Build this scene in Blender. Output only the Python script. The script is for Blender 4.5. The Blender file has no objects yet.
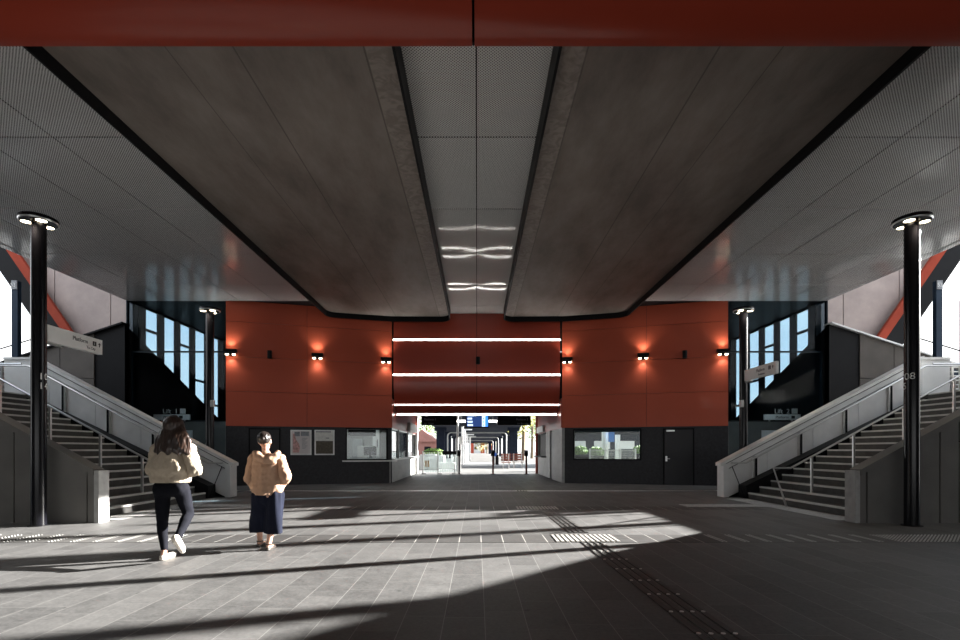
import bpy, bmesh, math, random
from mathutils import Vector, Matrix, noise
random.seed(7)
SC = bpy.context.scene
COL = SC.collection
F, CX, CY, H = 500.0, 477.0, 450.0, 1.36
CEIL, LIPZ, SOFFIT = 6.98, 6.56, 6.76

# ------------------------------------------------------------------ materials
def new_mat(name):
    m = bpy.data.materials.new(name); m.use_nodes = True
    nt = m.node_tree
    return m, nt, nt.nodes['Principled BSDF']

def N(nt, typ, **kw):
    n = nt.nodes.new(typ)
    for k, v in kw.items():
        setattr(n, k, v)
    return n

def L(nt, a, b):
    nt.links.new(a, b)

def pos(nt):
    return N(nt, 'ShaderNodeNewGeometry').outputs['Position']

def math_n(nt, op, a, b=None):
    n = N(nt, 'ShaderNodeMath', operation=op)
    for i, v in enumerate((a, b)):
        if v is None: continue
        if isinstance(v, (int, float)): n.inputs[i].default_value = v
        else: L(nt, v, n.inputs[i])
    return n.outputs[0]

def mixc(nt, fac, a, b, blend='MIX'):
    n = N(nt, 'ShaderNodeMix', data_type='RGBA', blend_type=blend)
    for sock, v in ((n.inputs[0], fac), (n.inputs[6], a), (n.inputs[7], b)):
        if isinstance(v, (int, float)): sock.default_value = v
        elif isinstance(v, tuple): sock.default_value = (*v, 1) if len(v) == 3 else v
        else: L(nt, v, sock)
    return n.outputs[2]

def plain(name, col, rough=.5, metal=0., var=.12, scale=3., bump=0., bscale=40., stretch=None, spec=.5, coat=0.):
    m, nt, b = new_mat(name)
    p = pos(nt)
    if stretch:
        mp = N(nt, 'ShaderNodeMapping'); mp.inputs['Scale'].default_value = stretch
        L(nt, p, mp.inputs['Vector']); p = mp.outputs[0]
    nz = N(nt, 'ShaderNodeTexNoise'); nz.inputs['Scale'].default_value = scale; nz.inputs['Detail'].default_value = 6
    L(nt, p, nz.inputs['Vector'])
    lo = tuple(c * (1 - var) for c in col); hi = tuple(min(1, c * (1 + var)) for c in col)
    rmp = N(nt, 'ShaderNodeMapRange'); rmp.inputs[1].default_value = .3; rmp.inputs[2].default_value = .7
    L(nt, nz.outputs['Fac'], rmp.inputs[0])
    L(nt, mixc(nt, rmp.outputs[0], lo, hi), b.inputs['Base Color'])
    b.inputs['Roughness'].default_value = rough
    b.inputs['Metallic'].default_value = metal
    b.inputs['Specular IOR Level'].default_value = spec
    if coat:
        b.inputs['Coat Weight'].default_value = coat; b.inputs['Coat Roughness'].default_value = .12
    if bump:
        n2 = N(nt, 'ShaderNodeTexNoise'); n2.inputs['Scale'].default_value = bscale; n2.inputs['Detail'].default_value = 4
        L(nt, p, n2.inputs['Vector'])
        bp = N(nt, 'ShaderNodeBump'); bp.inputs['Strength'].default_value = bump; bp.inputs['Distance'].default_value = .02
        L(nt, n2.outputs['Fac'], bp.inputs['Height']); L(nt, bp.outputs[0], b.inputs['Normal'])
    return m

def emit(name, col, s):
    m, nt, b = new_mat(name)
    b.inputs['Base Color'].default_value = (*col, 1)
    b.inputs['Emission Color'].default_value = (*col, 1)
    b.inputs['Emission Strength'].default_value = s
    return m

def glass(name, tint=(.9, .95, .95), refl=1.0):
    m, nt, b = new_mat(name)
    nt.nodes.remove(b)
    out = nt.nodes['Material Output']
    t = N(nt, 'ShaderNodeBsdfTransparent'); t.inputs[0].default_value = (*tint, 1)
    g = N(nt, 'ShaderNodeBsdfGlossy'); g.inputs['Roughness'].default_value = .02
    lw = N(nt, 'ShaderNodeLayerWeight'); lw.inputs[0].default_value = .5
    fr = math_n(nt, 'ADD', math_n(nt, 'MULTIPLY', math_n(nt, 'POWER', lw.outputs['Facing'], 5.), .9), .045)
    mx = N(nt, 'ShaderNodeMixShader')
    L(nt, math_n(nt, 'MULTIPLY', fr, refl), mx.inputs[0]); L(nt, t.outputs[0], mx.inputs[1]); L(nt, g.outputs[0], mx.inputs[2])
    L(nt, mx.outputs[0], out.inputs[0])
    return m

def paving(name, dark, light, joint, w=.327, l=.70, jw=.006, rough=.55):
    m, nt, b = new_mat(name)
    p = pos(nt)
    sep = N(nt, 'ShaderNodeSeparateXYZ'); L(nt, p, sep.inputs[0])
    xs = math_n(nt, 'DIVIDE', math_n(nt, 'ADD', sep.outputs[0], 100.0), w)
    col = math_n(nt, 'FLOOR', xs)
    wn = N(nt, 'ShaderNodeTexWhiteNoise', noise_dimensions='1D'); L(nt, col, wn.inputs['W'])
    ys = math_n(nt, 'ADD', math_n(nt, 'DIVIDE', math_n(nt, 'ADD', sep.outputs[1], 100.0), l), wn.outputs['Value'])
    row = math_n(nt, 'FLOOR', ys)
    fx = math_n(nt, 'FRACT', xs); fy = math_n(nt, 'FRACT', ys)
    jx = math_n(nt, 'LESS_THAN', math_n(nt, 'MULTIPLY', math_n(nt, 'MINIMUM', fx, math_n(nt, 'SUBTRACT', 1., fx)), w), jw * .6)
    jy = math_n(nt, 'LESS_THAN', math_n(nt, 'MULTIPLY', math_n(nt, 'MINIMUM', fy, math_n(nt, 'SUBTRACT', 1., fy)), l), jw * .5)
    j = math_n(nt, 'MAXIMUM', jx, math_n(nt, 'MULTIPLY', jy, .7))
    wn2 = N(nt, 'ShaderNodeTexWhiteNoise', noise_dimensions='2D')
    cb = N(nt, 'ShaderNodeCombineXYZ'); L(nt, col, cb.inputs[0]); L(nt, row, cb.inputs[1]); L(nt, cb.outputs[0], wn2.inputs['Vector'])
    nz = N(nt, 'ShaderNodeTexNoise'); nz.inputs['Scale'].default_value = 5; nz.inputs['Detail'].default_value = 9; nz.inputs['Roughness'].default_value = .7
    L(nt, p, nz.inputs['Vector'])
    n5 = N(nt, 'ShaderNodeTexNoise'); n5.inputs['Scale'].default_value = 28; n5.inputs['Detail'].default_value = 6; n5.inputs['Roughness'].default_value = .75; L(nt, p, n5.inputs['Vector'])
    mr = N(nt, 'ShaderNodeMapRange'); mr.inputs[1].default_value = .3; mr.inputs[2].default_value = .7; L(nt, nz.outputs['Fac'], mr.inputs[0])
    mr2 = N(nt, 'ShaderNodeMapRange'); mr2.inputs[1].default_value = .32; mr2.inputs[2].default_value = .68; L(nt, n5.outputs['Fac'], mr2.inputs[0])
    v = math_n(nt, 'ADD', math_n(nt, 'ADD', math_n(nt, 'MULTIPLY', wn2.outputs['Value'], .28), math_n(nt, 'MULTIPLY', mr.outputs[0], .36)), math_n(nt, 'MULTIPLY', mr2.outputs[0], .40))
    c = mixc(nt, v, dark, light)
    # scattered spots and scuffs
    vo = N(nt, 'ShaderNodeTexVoronoi'); vo.inputs['Scale'].default_value = 2.6; L(nt, p, vo.inputs['Vector'])
    sp = math_n(nt, 'LESS_THAN', math_n(nt, 'ADD', vo.outputs['Distance'], math_n(nt, 'MULTIPLY', n5.outputs['Fac'], .12)), .115)
    c = mixc(nt, math_n(nt, 'MULTIPLY', sp, .55), c, tuple(x * .35 for x in dark))
    c = mixc(nt, j, c, joint)
    L(nt, c, b.inputs['Base Color'])
    r = N(nt, 'ShaderNodeMapRange'); r.inputs[3].default_value = rough - .1; r.inputs[4].default_value = rough + .15
    L(nt, nz.outputs['Fac'], r.inputs[0]); L(nt, r.outputs[0], b.inputs['Roughness'])
    b.inputs['Specular IOR Level'].default_value = .4
    bp = N(nt, 'ShaderNodeBump'); bp.inputs['Strength'].default_value = .35; bp.inputs['Distance'].default_value = .01
    L(nt, math_n(nt, 'SUBTRACT', nz.outputs['Fac'], j), bp.inputs['Height']); L(nt, bp.outputs[0], b.inputs['Normal'])
    return m

def perforated(name, base, hole, pitch=.058, rad=.26, rough=.24, metal=.75):
    m, nt, b = new_mat(name)
    p = pos(nt)
    sep = N(nt, 'ShaderNodeSeparateXYZ'); L(nt, p, sep.inputs[0])
    hs = []
    for off in (0., .5):
        fx = math_n(nt, 'SUBTRACT', math_n(nt, 'FRACT', math_n(nt, 'ADD', math_n(nt, 'DIVIDE', sep.outputs[0], pitch), 200 + off)), .5)
        fy = math_n(nt, 'SUBTRACT', math_n(nt, 'FRACT', math_n(nt, 'ADD', math_n(nt, 'DIVIDE', sep.outputs[1], pitch), 200 + off)), .5)
        d2 = math_n(nt, 'ADD', math_n(nt, 'MULTIPLY', fx, fx), math_n(nt, 'MULTIPLY', fy, fy))
        hs.append(math_n(nt, 'LESS_THAN', d2, rad * rad))
    h = math_n(nt, 'MAXIMUM', hs[0], hs[1])
    nz = N(nt, 'ShaderNodeTexNoise'); nz.inputs['Scale'].default_value = .8; nz.inputs['Detail'].default_value = 4; L(nt, p, nz.inputs['Vector'])
    c = mixc(nt, nz.outputs['Fac'], tuple(x * .85 for x in base), base)
    L(nt, mixc(nt, h, c, hole), b.inputs['Base Color'])
    L(nt, math_n(nt, 'MULTIPLY', math_n(nt, 'SUBTRACT', 1., h), metal), b.inputs['Metallic'])
    L(nt, math_n(nt, 'ADD', math_n(nt, 'MULTIPLY', h, .7), rough), b.inputs['Roughness'])
    return m

def concrete(name, a, b_, lines=(), rough=.6, axis=0, scale=1.2, edge=None):
    m, nt, b = new_mat(name)
    p = pos(nt)
    mp = N(nt, 'ShaderNodeMapping'); mp.inputs['Scale'].default_value = (1., .35, 1.); L(nt, p, mp.inputs['Vector'])
    nz = N(nt, 'ShaderNodeTexNoise'); nz.inputs['Scale'].default_value = scale; nz.inputs['Detail'].default_value = 10; nz.inputs['Roughness'].default_value = .65
    L(nt, mp.outputs[0], nz.inputs['Vector'])
    r = N(nt, 'ShaderNodeMapRange'); r.inputs[1].default_value = .35; r.inputs[2].default_value = .68; L(nt, nz.outputs['Fac'], r.inputs[0])
    c = mixc(nt, r.outputs[0], a, b_)
    sep = N(nt, 'ShaderNodeSeparateXYZ'); L(nt, p, sep.inputs[0])
    if edge:
        ax = math_n(nt, 'ABSOLUTE', sep.outputs[axis])
        inside = math_n(nt, 'MULTIPLY', math_n(nt, 'GREATER_THAN', ax, edge[0]), math_n(nt, 'LESS_THAN', ax, edge[1]))
        n3 = N(nt, 'ShaderNodeTexNoise'); n3.inputs['Scale'].default_value = 5; n3.inputs['Detail'].default_value = 5; n3.inputs['Distortion'].default_value = 1.5; L(nt, p, n3.inputs['Vector'])
        r3 = N(nt, 'ShaderNodeMapRange'); r3.inputs[1].default_value = .4; r3.inputs[2].default_value = .6; L(nt, n3.outputs['Fac'], r3.inputs[0])
        c = mixc(nt, inside, c, mixc(nt, math_n(nt, 'ADD', math_n(nt, 'MULTIPLY', r3.outputs[0], .45), .35), a, tuple(min(1, k*1.3) for k in b_)))
    for x, w in lines:
        ln = math_n(nt, 'LESS_THAN', math_n(nt, 'ABSOLUTE', math_n(nt, 'SUBTRACT', sep.outputs[axis], x)), w)
        c = mixc(nt, math_n(nt, 'MULTIPLY', ln, .6), c, tuple(k * .35 for k in a))
    L(nt, c, b.inputs['Base Color'])
    b.inputs['Roughness'].default_value = rough
    bp = N(nt, 'ShaderNodeBump'); bp.inputs['Strength'].default_value = .2; bp.inputs['Distance'].default_value = .02
    L(nt, nz.outputs['Fac'], bp.inputs['Height']); L(nt, bp.outputs[0], b.inputs['Normal'])
    return m

M = {}
M['paving'] = paving('bluestone_paving', (.036, .036, .037), (.168, .167, .165), (.25, .247, .24), jw=.005)
M['paver_dark'] = paving('dark_paver_band', (.035, .034, .034), (.075, .073, .072), (.45, .44, .42), w=.327, l=5.0, jw=.010)
M['paver_plain'] = plain('grey_paver', (.10, .098, .095), .6, var=.25, scale=8)
M['plaza'] = plain('pale_paving', (.17, .17, .167), .8, var=.12, scale=.5)
M['perf'] = perforated('perforated_aluminium_side', (.84, .84, .83), (.06, .06, .06), pitch=.046, rad=.23, metal=.0, rough=.13)
M['perf_mid'] = perforated('perforated_aluminium_middle', (.94, .94, .92), (.08, .08, .08), pitch=.05, rad=.20, metal=.0, rough=.06)
M['slab_l'] = concrete('slab_concrete', (.165, .138, .12), (.31, .265, .235), [(-4.18, .008), (-3.27, .012), (-1.52, .012), (4.1, .008), (3.25, .012), (1.49, .012)], edge=(1.05, 1.5))
M['conc_wall'] = concrete('precast_concrete', (.33, .265, .245), (.46, .37, .34), [], rough=.5, scale=.9)
M['conc_panel'] = concrete('smooth_concrete', (.27, .27, .265), (.40, .40, .39), [], rough=.55, scale=1.6)
M['black'] = plain('black_paint', (.008, .008, .009), .5, spec=.12)
M['black_gloss'] = plain('black_gloss_paint', (.005, .005, .007), .2, spec=.3)
M['navy'] = plain('navy_cladding', (.005, .013, .021), .4, spec=.2, var=.3, scale=2, stretch=(3, 3, .3))
M['blue_steel'] = plain('blue_grey_steel', (.014, .030, .055), .45, spec=.2)
M['red'] = plain('red_panel', (.46, .078, .034), .45, var=.05, scale=.6, spec=.35, coat=.1)
M['red_strut'] = plain('red_strut_paint', (.30, .045, .022), .6, spec=.15)
M['red_gloss'] = plain('red_gloss_panel', (.34, .045, .022), .28, var=.06, scale=.6, spec=.5)
M['dark_brick'] = plain('charcoal_block', (.022, .022, .026), .55, var=.35, scale=12, bump=.3, bscale=25)
M['door_dark'] = plain('charcoal_door', (.012, .012, .015), .45)
M['steel'] = plain('brushed_steel', (.62, .62, .61), .3, metal=.9, var=.08, stretch=(2, 2, 30))
M['panel_steel'] = plain('satin_metal_panel', (.80, .80, .79), .35, metal=.25, var=.12, scale=1.5, bump=.05, bscale=5)
M['cheek_panel'] = plain('grey_metal_cheek', (.15, .145, .135), .5, metal=.0, spec=.3, var=.12, scale=2)
M['parapet'] = plain('brown_grey_parapet_panel', (.10, .088, .078), .55, var=.12, scale=2, spec=.2)
M['coping'] = plain('pale_coping', (.78, .78, .76), .4, metal=.2)
M['post_conc'] = plain('pale_concrete_post', (.36, .36, .35), .65, var=.15, scale=8)
M['tread'] = plain('bluestone_tread', (.075, .074, .070), .7, var=.2, scale=6, bump=.15)
M['nosing'] = plain('pale_nosing', (.62, .615, .59), .55, var=.1)
M['white'] = plain('white_paint', (.84, .84, .82), .5, var=.04)
M['lett_black'] = plain('black_lettering', (.015, .015, .015), .5)
M['lett_white'] = plain('white_lettering', (.75, .75, .73), .5)
M['tactile_light'] = plain('pale_tactile', (.42, .41, .39), .45, var=.1)
M['tactile_dark'] = plain('dark_tactile', (.045, .044, .043), .5, var=.2)
M['stud'] = plain('steel_stud', (.62, .62, .60), .35, metal=.3)
M['glass'] = glass('clear_glass')
M['glass_screen'] = glass('lobby_glass', (.85, .9, .92), .15)
M['glass_sky'] = glass('window_glass', (.56, .66, .72), .6)
M['glass_mirror'] = glass('office_glass', (.80, .85, .83), .5)
M['led'] = emit('led_white', (1., .96, .90), 8.)
M['lens'] = emit('warm_lens', (1., .86, .62), 10.)
M['lens_dim'] = emit('round_lens', (1., .88, .66), 5.)
M['panel_light'] = emit('office_light', (.95, 1., .98), 3.)
M['screen_blue'] = emit('screen_blue', (.05, .25, .85), 1.1)
M['screen_white'] = emit('screen_white', (.6, .75, .95), 1.1)
M['screen_navy'] = emit('screen_navy', (.02, .05, .18), .8)
M['leaf'] = plain('leaf_green', (.13, .24, .035), .5, var=.5, scale=9)
M['leaf_pale'] = plain('leaf_yellow', (.38, .38, .12), .5, var=.4, scale=6)
M['bark'] = plain('bark', (.2, .15, .1), .8, var=.3, scale=10)
M['wood_red'] = plain('jarrah_slats', (.22, .06, .035), .5, var=.25, scale=8)
M['wood_tan'] = plain('tan_timber', (.38, .23, .12), .55, var=.2)
M['roof_pink'] = plain('terracotta_roof', (.35, .16, .13), .7)
M['viaduct'] = plain('blue_grey_viaduct', (.018, .022, .034), .95, var=.2, scale=2, spec=.05)
M['poster_a'] = plain('poster_map_paper', (.68, .63, .62), .5, var=.08)
M['poster_pink'] = plain('poster_pink', (.62, .36, .33), .5, var=.35, scale=14)
M['poster_grey'] = plain('poster_grey', (.27, .28, .30), .5, var=.3, scale=20)
M['poster_brown'] = plain('poster_brown', (.09, .075, .05), .5, var=.4, scale=16)
M['poster_pale'] = plain('poster_pale', (.72, .72, .68), .5, var=.1, scale=10)
M['skin'] = plain('skin', (.52, .30, .22), .5, var=.06)
M['hair'] = plain('dark_brown_hair', (.030, .016, .011), .35, var=.5, scale=14, stretch=(3, 3, .5), spec=.6)
M['hair_black'] = plain('black_hair', (.016, .012, .011), .3, var=.4, scale=14)
M['fleece'] = plain('cream_fleece', (.43, .36, .275), .9, var=.1, scale=20, bump=.35, bscale=60)
M['leggings'] = plain('charcoal_leggings', (.009, .0095, .013), .9, var=.1, spec=.06)
M['jacket'] = plain('tan_jacket', (.36, .225, .15), .8, var=.1, scale=9, bump=.12, bscale=22)
M['culottes'] = plain('navy_culottes', (.008, .010, .020), .85, var=.15, spec=.1)
M['shoe_white'] = plain('white_shoe', (.72, .66, .58), .6)
M['sandal'] = plain('dark_sandal', (.03, .022, .018), .5)
M['office_wall'] = plain('office_wall', (.5, .5, .48), .6, var=.06)
M['cabinet'] = plain('office_cabinet', (.32, .33, .33), .5)
M['mesh_grey'] = plain('galvanised_mesh', (.55, .55, .52), .5, metal=.3)

# ------------------------------------------------------------------ mesh tools
class MB:
    def __init__(s): s.bm = bmesh.new()
    def box(s, x0, x1, y0, y1, z0, z1):
        x0, x1 = sorted((x0, x1)); y0, y1 = sorted((y0, y1)); z0, z1 = sorted((z0, z1))
        v = [s.bm.verts.new(c) for c in ((x0,y0,z0),(x1,y0,z0),(x1,y1,z0),(x0,y1,z0),(x0,y0,z1),(x1,y0,z1),(x1,y1,z1),(x0,y1,z1))]
        for f in ((0,3,2,1),(4,5,6,7),(0,1,5,4),(1,2,6,5),(2,3,7,6),(3,0,4,7)): s.bm.faces.new([v[i] for i in f])
        return s
    def hexa(s, a, b):
        """solid between two quads a and b (4 points each)"""
        va = [s.bm.verts.new(p) for p in a]; vb = [s.bm.verts.new(p) for p in b]
        n = len(a)
        s.bm.faces.new(va); s.bm.faces.new(vb[::-1])
        for i in range(n): s.bm.faces.new((va[i], vb[i], vb[(i+1) % n], va[(i+1) % n]))
        return s
    def prism(s, pts, axis, a, b):
        """polygon pts extruded along axis ('x','y','z') from a to b; pts are the two other coords in order"""
        def mk(p, t):
            return {'x': (t, p[0], p[1]), 'y': (p[0], t, p[1]), 'z': (p[0], p[1], t)}[axis]
        return s.hexa([mk(p, a) for p in pts], [mk(p, b) for p in pts])
    def ring(s, c, u, v, r, n):
        return [s.bm.verts.new(c + u * (r * math.cos(2*math.pi*i/n)) + v * (r * math.sin(2*math.pi*i/n))) for i in range(n)]
    def tube(s, pts, r, n=10, cap=True):
        pts = [Vector(p) for p in pts]
        rs = r if isinstance(r, (list, tuple)) else [r] * len(pts)
        prev = None; first = None; u = None
        for i, p in enumerate(pts):
            d = ((pts[min(i+1, len(pts)-1)] - p).normalized() + (p - pts[max(i-1, 0)]).normalized())
            d.normalize()
            if u is None:
                u = d.orthogonal().normalized()
            else:
                u = (u - d * u.dot(d)).normalized()
            v = d.cross(u)
            rg = s.ring(p, u, v, rs[i], n)
            if prev:
                for k in range(n): s.bm.faces.new((prev[k], prev[(k+1)%n], rg[(k+1)%n], rg[k]))
            else: first = rg
            prev = rg
        if cap:
            s.bm.faces.new(first[::-1]); s.bm.faces.new(prev)
        return s
    def cyl(s, x, y, z0, z1, r, n=24, r2=None):
        return s.tube([(x, y, z0), (x, y, z1)], [r, r if r2 is None else r2], n)
    def lathe(s, x, y, prof, n=40):
        prev = None
        for r, z in prof:
            rg = s.ring(Vector((x, y, z)), Vector((1,0,0)), Vector((0,1,0)), max(r, 1e-4), n)
            if prev:
                for k in range(n): s.bm.faces.new((prev[k], prev[(k+1)%n], rg[(k+1)%n], rg[k]))
            prev = rg
        return s
    def ball(s, c, r, sub=2, scale=(1,1,1)):
        mt = Matrix.Translation(c) @ Matrix.Diagonal((r*scale[0], r*scale[1], r*scale[2], 1))
        bmesh.ops.create_icosphere(s.bm, subdivisions=sub, radius=1., matrix=mt)
        return s
    def grid(s, x0, x1, y0, y1, z, bow, th, n=8):
        """thin sheet-metal pan: bowed underside with a folded edge"""
        V = [[None]*(n+1) for _ in range(n+1)]
        for i in range(n+1):
            for j in range(n+1):
                u, v = 2*i/n-1, 2*j/n-1
                V[i][j] = s.bm.verts.new((x0+(x1-x0)*i/n, y0+(y1-y0)*j/n, z - bow*(1-u*u)*(1-v*v)))
        for i in range(n):
            for j in range(n):
                s.bm.faces.new((V[i][j], V[i][j+1], V[i+1][j+1], V[i+1][j]))
        rim = [V[i][0] for i in range(n)] + [V[n][j] for j in range(n)] + [V[i][n] for i in range(n,0,-1)] + [V[0][j] for j in range(n,0,-1)]
        up = [s.bm.verts.new(v.co + Vector((0,0,th))) for v in rim]
        k = len(rim)
        for i in range(k): s.bm.faces.new((rim[i], rim[(i+1)%k], up[(i+1)%k], up[i]))
        s.bm.faces.new(up[::-1])
        return s
    def build(s, name, mat, parent=None, smooth=False, bevel=0., fix=True):
        bm = s.bm
        if fix: bmesh.ops.recalc_face_normals(bm, faces=bm.faces)
        if bevel:
            es = [e for e in bm.edges if len(e.link_faces) == 2 and e.calc_face_angle(0) > .6]
            bmesh.ops.bevel(bm, geom=es, offset=bevel, segments=2, affect='EDGES', profile=.6, clamp_overlap=True)
        me = bpy.data.meshes.new(name)
        bm.to_mesh(me); bm.free()
        return link(name, me, mat, parent, smooth)

def merge(a, b):
    """fold mesh b into mesh a, keeping both materials (dots are the pattern of their tile)"""
    bm = bmesh.new(); bm.from_mesh(a.data)
    n = len(bm.faces)
    tmp = b.data.copy(); off = root_off(b)-root_off(a); tmp.transform(Matrix.Translation(off))
    bm.from_mesh(tmp); bm.faces.ensure_lookup_table()
    for f in bm.faces[n:]: f.material_index = 1
    bm.to_mesh(a.data); bm.free()
    a.data.materials.append(b.data.materials[0])
    bpy.data.objects.remove(b); bpy.data.meshes.remove(tmp)

def root_off(o):
    v = Vector((0,0,0))
    while o is not None:
        v += o.location; o = o.parent
    return v

def link(name, me, mat, parent=None, smooth=False):
    if mat is not None:
        me.materials.clear(); me.materials.append(mat)
    o = bpy.data.objects.new(name, me); COL.objects.link(o)
    if parent is not None:
        o.parent = parent; off = root_off(parent)
    else:
        xs = [v.co for v in me.vertices]
        off = Vector(((min(v.x for v in xs)+max(v.x for v in xs))/2, (min(v.y for v in xs)+max(v.y for v in xs))/2, min(v.z for v in xs)))
        o.location = off
    me.transform(Matrix.Translation(-off))
    if smooth:
        for p in me.polygons: p.use_smooth = True
        if smooth != 'all':
            try: me.set_sharp_from_angle(angle=math.radians(35))
            except Exception: pass
    return o

def tag(o, label, cat, group=None, kind=None):
    o['label'] = label; o['category'] = cat
    if group: o['group'] = group
    if kind: o['kind'] = kind
    return o

def thing(name, label, cat, loc, group=None):
    o = bpy.data.objects.new(name, None); COL.objects.link(o)
    o.location = loc; o.empty_display_size = .1
    return tag(o, label, cat, group)

def struct(o, label, cat='wall'):
    return tag(o, label, cat, kind='structure')

def text(name, body, size, at, xdir, zdir, mat, parent, align='LEFT', ext=.002):
    cu = bpy.data.curves.new('t', 'FONT'); cu.body = body; cu.size = size; cu.align_x = align; cu.extrude = ext
    ob = bpy.data.objects.new('t', cu); COL.objects.link(ob)
    dg = bpy.context.evaluated_depsgraph_get()
    me = bpy.data.meshes.new_from_object(ob.evaluated_get(dg))
    bpy.data.objects.remove(ob)
    x = Vector(xdir).normalized(); y = Vector(zdir).normalized(); z = x.cross(y)
    mt = Matrix.Translation(at) @ Matrix((x, y, z)).transposed().to_4x4()
    me.transform(mt)
    me.name = name
    return link(name, me, mat, parent)

def P(x, y, d): return Vector(((x-CX)/F*d, d, H+(CY-y)/F*d))

# ------------------------------------------------------------------ camera
cam = bpy.data.cameras.new('camera'); co = bpy.data.objects.new('camera', cam); COL.objects.link(co)
co.location = (0, 0, H); co.rotation_euler = (math.pi/2, 0, 0)
cam.sensor_width = 36; cam.lens = F/960*36
cam.shift_x = (480-CX)/960; cam.shift_y = (CY-320)/960
cam.clip_start = .05; cam.clip_end = 1000
SC.camera = co

# ------------------------------------------------------------------ floor
struct(MB().box(-14, 14, -16, 29.2, -.25, 0).build('floor', M['paving']), 'dark bluestone paved concourse floor with pale joints', 'floor')
struct(MB().box(-140, 140, 29.2, 330, -.25, -.005).build('ground', M['plaza']), 'sunlit pale paving outside beyond the passage', 'ground')
for s, nm in ((-1, 'left'), (1, 'right')):
    struct(MB().box(s*14, s*140, -60, 29.2, -.25, -.005).build('ground_'+nm, M['plaza']), 'outside ground beyond the %s staircase' % nm, 'ground')
struct(MB().box(-4.6, 3.6, 7.35, 8.0, 0, .004).build('trim_1', M['paver_dark']), 'band of darker pavers crossing the floor', 'floor trim')
struct(MB().box(-4.6, 6.6, 11.35, 12.0, 0, .003).build('trim_2', M['paver_dark']), 'second band of dark pavers nearer the red wall', 'floor trim')
dr = MB().box(-9.4, 9.4, 16.5, 16.75, 0, .006)
for i in range(188): dr.box(-9.4+i*.1, -9.4+i*.1+.03, 16.53, 16.72, .006, .012)
struct(dr.build('trim_3', M['steel']), 'thin steel drain line across the floor before the red wall', 'drain')

# ------------------------------------------------------------------ tactile paving
def dome(mb, x, y, r=.016, h=.006, z=.006):
    mb.tube([(x, y, z), (x, y, z+h)], [r, r*.6], 8)
def bars_y(mb, xs, y0, y1, w=.035, h=.006, z=.004, seg=None):
    for x in xs:
        if seg is None: mb.box(x-w/2, x+w/2, y0, y1, z, z+h)
        else:
            y = y0
            while y < y1:
                mb.box(x-w/2, x+w/2, y, min(y+seg-.025, y1), z, z+h); y += seg
def xl(d): return 1.30 + (1.745-1.30)*(28-d)/(28-3.58) if False else 1.36
t = thing('tactile_guide_path', 'tactile guide path of raised bars running to the gates, with two turning pads', 'tactile paving', (1.6, 9, 0))
def line_x(d): return 1.77 - (d-3.58)*.022
mb = MB(); st = MB()
for i in range(4):
    y = 2.2
    while y < 27.5:
        if not (7.2 < y < 8.1 or 11.1 < y < 12.2):
            x = line_x(y) - .135 + .09*i
            mb.hexa([(x-.025, y, .001), (x+.025, y, .001), (x+.025, y, .009), (x-.025, y, .009)],
                    [(x-.025-.011, y+.47, .001), (x+.025-.011, y+.47, .001), (x+.025-.011, y+.47, .009), (x-.025-.011, y+.47, .009)])
            if y < 8.2: st.cyl(x, y-.02, .001, .014, .017, 10)
        y += .5
merge(mb.build('bars', M['tactile_dark'], t), st.build('studs', M['stud'], t))
p1 = MB(); bars_y(p1, [1.2+i*.075 for i in range(13)], 7.38, 7.98, w=.042, z=.0005, h=.012); p1.build('near_pad', M['tactile_light'], t)
p2 = MB(); bars_y(p2, [.95+i*.075 for i in range(13)], 11.4, 11.98, w=.042, z=.0005, h=.012); p2.build('far_pad', M['tactile_light'], t)

for s, nm in ((-1, 'left'), (1, 'right')):
    t = thing('tactile_strip', 'dotted tactile strip crossing the floor towards the %s light pole' % ('front left' if s < 0 else 'front right'), 'tactile paving', (s*6, 7.7, 0))
    x0, x1 = (3.6, 8.2) if s > 0 else (4.6, 8.6)
    bs = MB().box(s*x0, s*x1, 7.36, 8.0, 0, .004).build('base', M['paver_plain'], t)
    sd = MB()
    nx = int((x1-x0)/.055)
    for i in range(nx):
        for j in range(12):
            if (i % 6) < (2 if i < nx*.6 or s < 0 else 6): dome(sd, s*(x0+.03+i*.055), 7.39+j*.053, r=.013, z=.005)
    merge(bs, sd.build('studs', M['stud'], t))
    t = thing('tactile_pad', 'pale dotted tactile paving along the foot of the %s staircase' % nm, 'tactile paving', (s*7.3, 12, 0))
    bs = MB().box(s*6.92, s*7.5, 9.65, 13.9, 0, .005).box(s*5.0, s*6.92, 11.9, 12.5, 0, .005).build('base', M['paver_plain'], t)
    sd = MB()
    for i in range(10):
        for j in range(76): dome(sd, s*(6.95+i*.056), 9.69+j*.056, r=.014, z=.005)
    for i in range(34):
        for j in range(10): dome(sd, s*(5.04+i*.056), 11.95+j*.056, r=.014, z=.005)
    merge(bs, sd.build('studs', M['stud'], t))

# ------------------------------------------------------------------ ceilings and slabs
Y0C = 6.29
xs_side = [5.2, 6.3, 7.62, 8.94, 10.26, 11.58, 12.9, 13.2]
ys_c = [6.29, 8.98, 11.66, 14.34, 17.02, 18.86]
for s, nm in ((-1, 'left'), (1, 'right')):
    mb = MB()
    for i in range(len(xs_side)-1):
        for j in range(len(ys_c)-1):
            a, b = sorted((s*xs_side[i], s*xs_side[i+1]))
            mb.grid(a+.012, b-.012, ys_c[j]+.014, ys_c[j+1]-.014, CEIL, .006 + .004*random.random(), .04)
    struct(mb.build('ceiling_'+nm, M['perf'], smooth=True, fix=False), 'perforated metal ceiling panels over the %s staircase' % nm, 'ceiling')
mb = MB()
ys_m = [6.29, 8.98, 11.66, 14.34, 17.02, 19.4, 20.7]
for a, b in ((-1.35, -.01), (-.01, 1.33)):
    for j in range(len(ys_m)-1):
        mb.grid(a+.010, b-.010, ys_m[j]+.016, ys_m[j+1]-.016, CEIL, .012, .04, 12)
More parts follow.
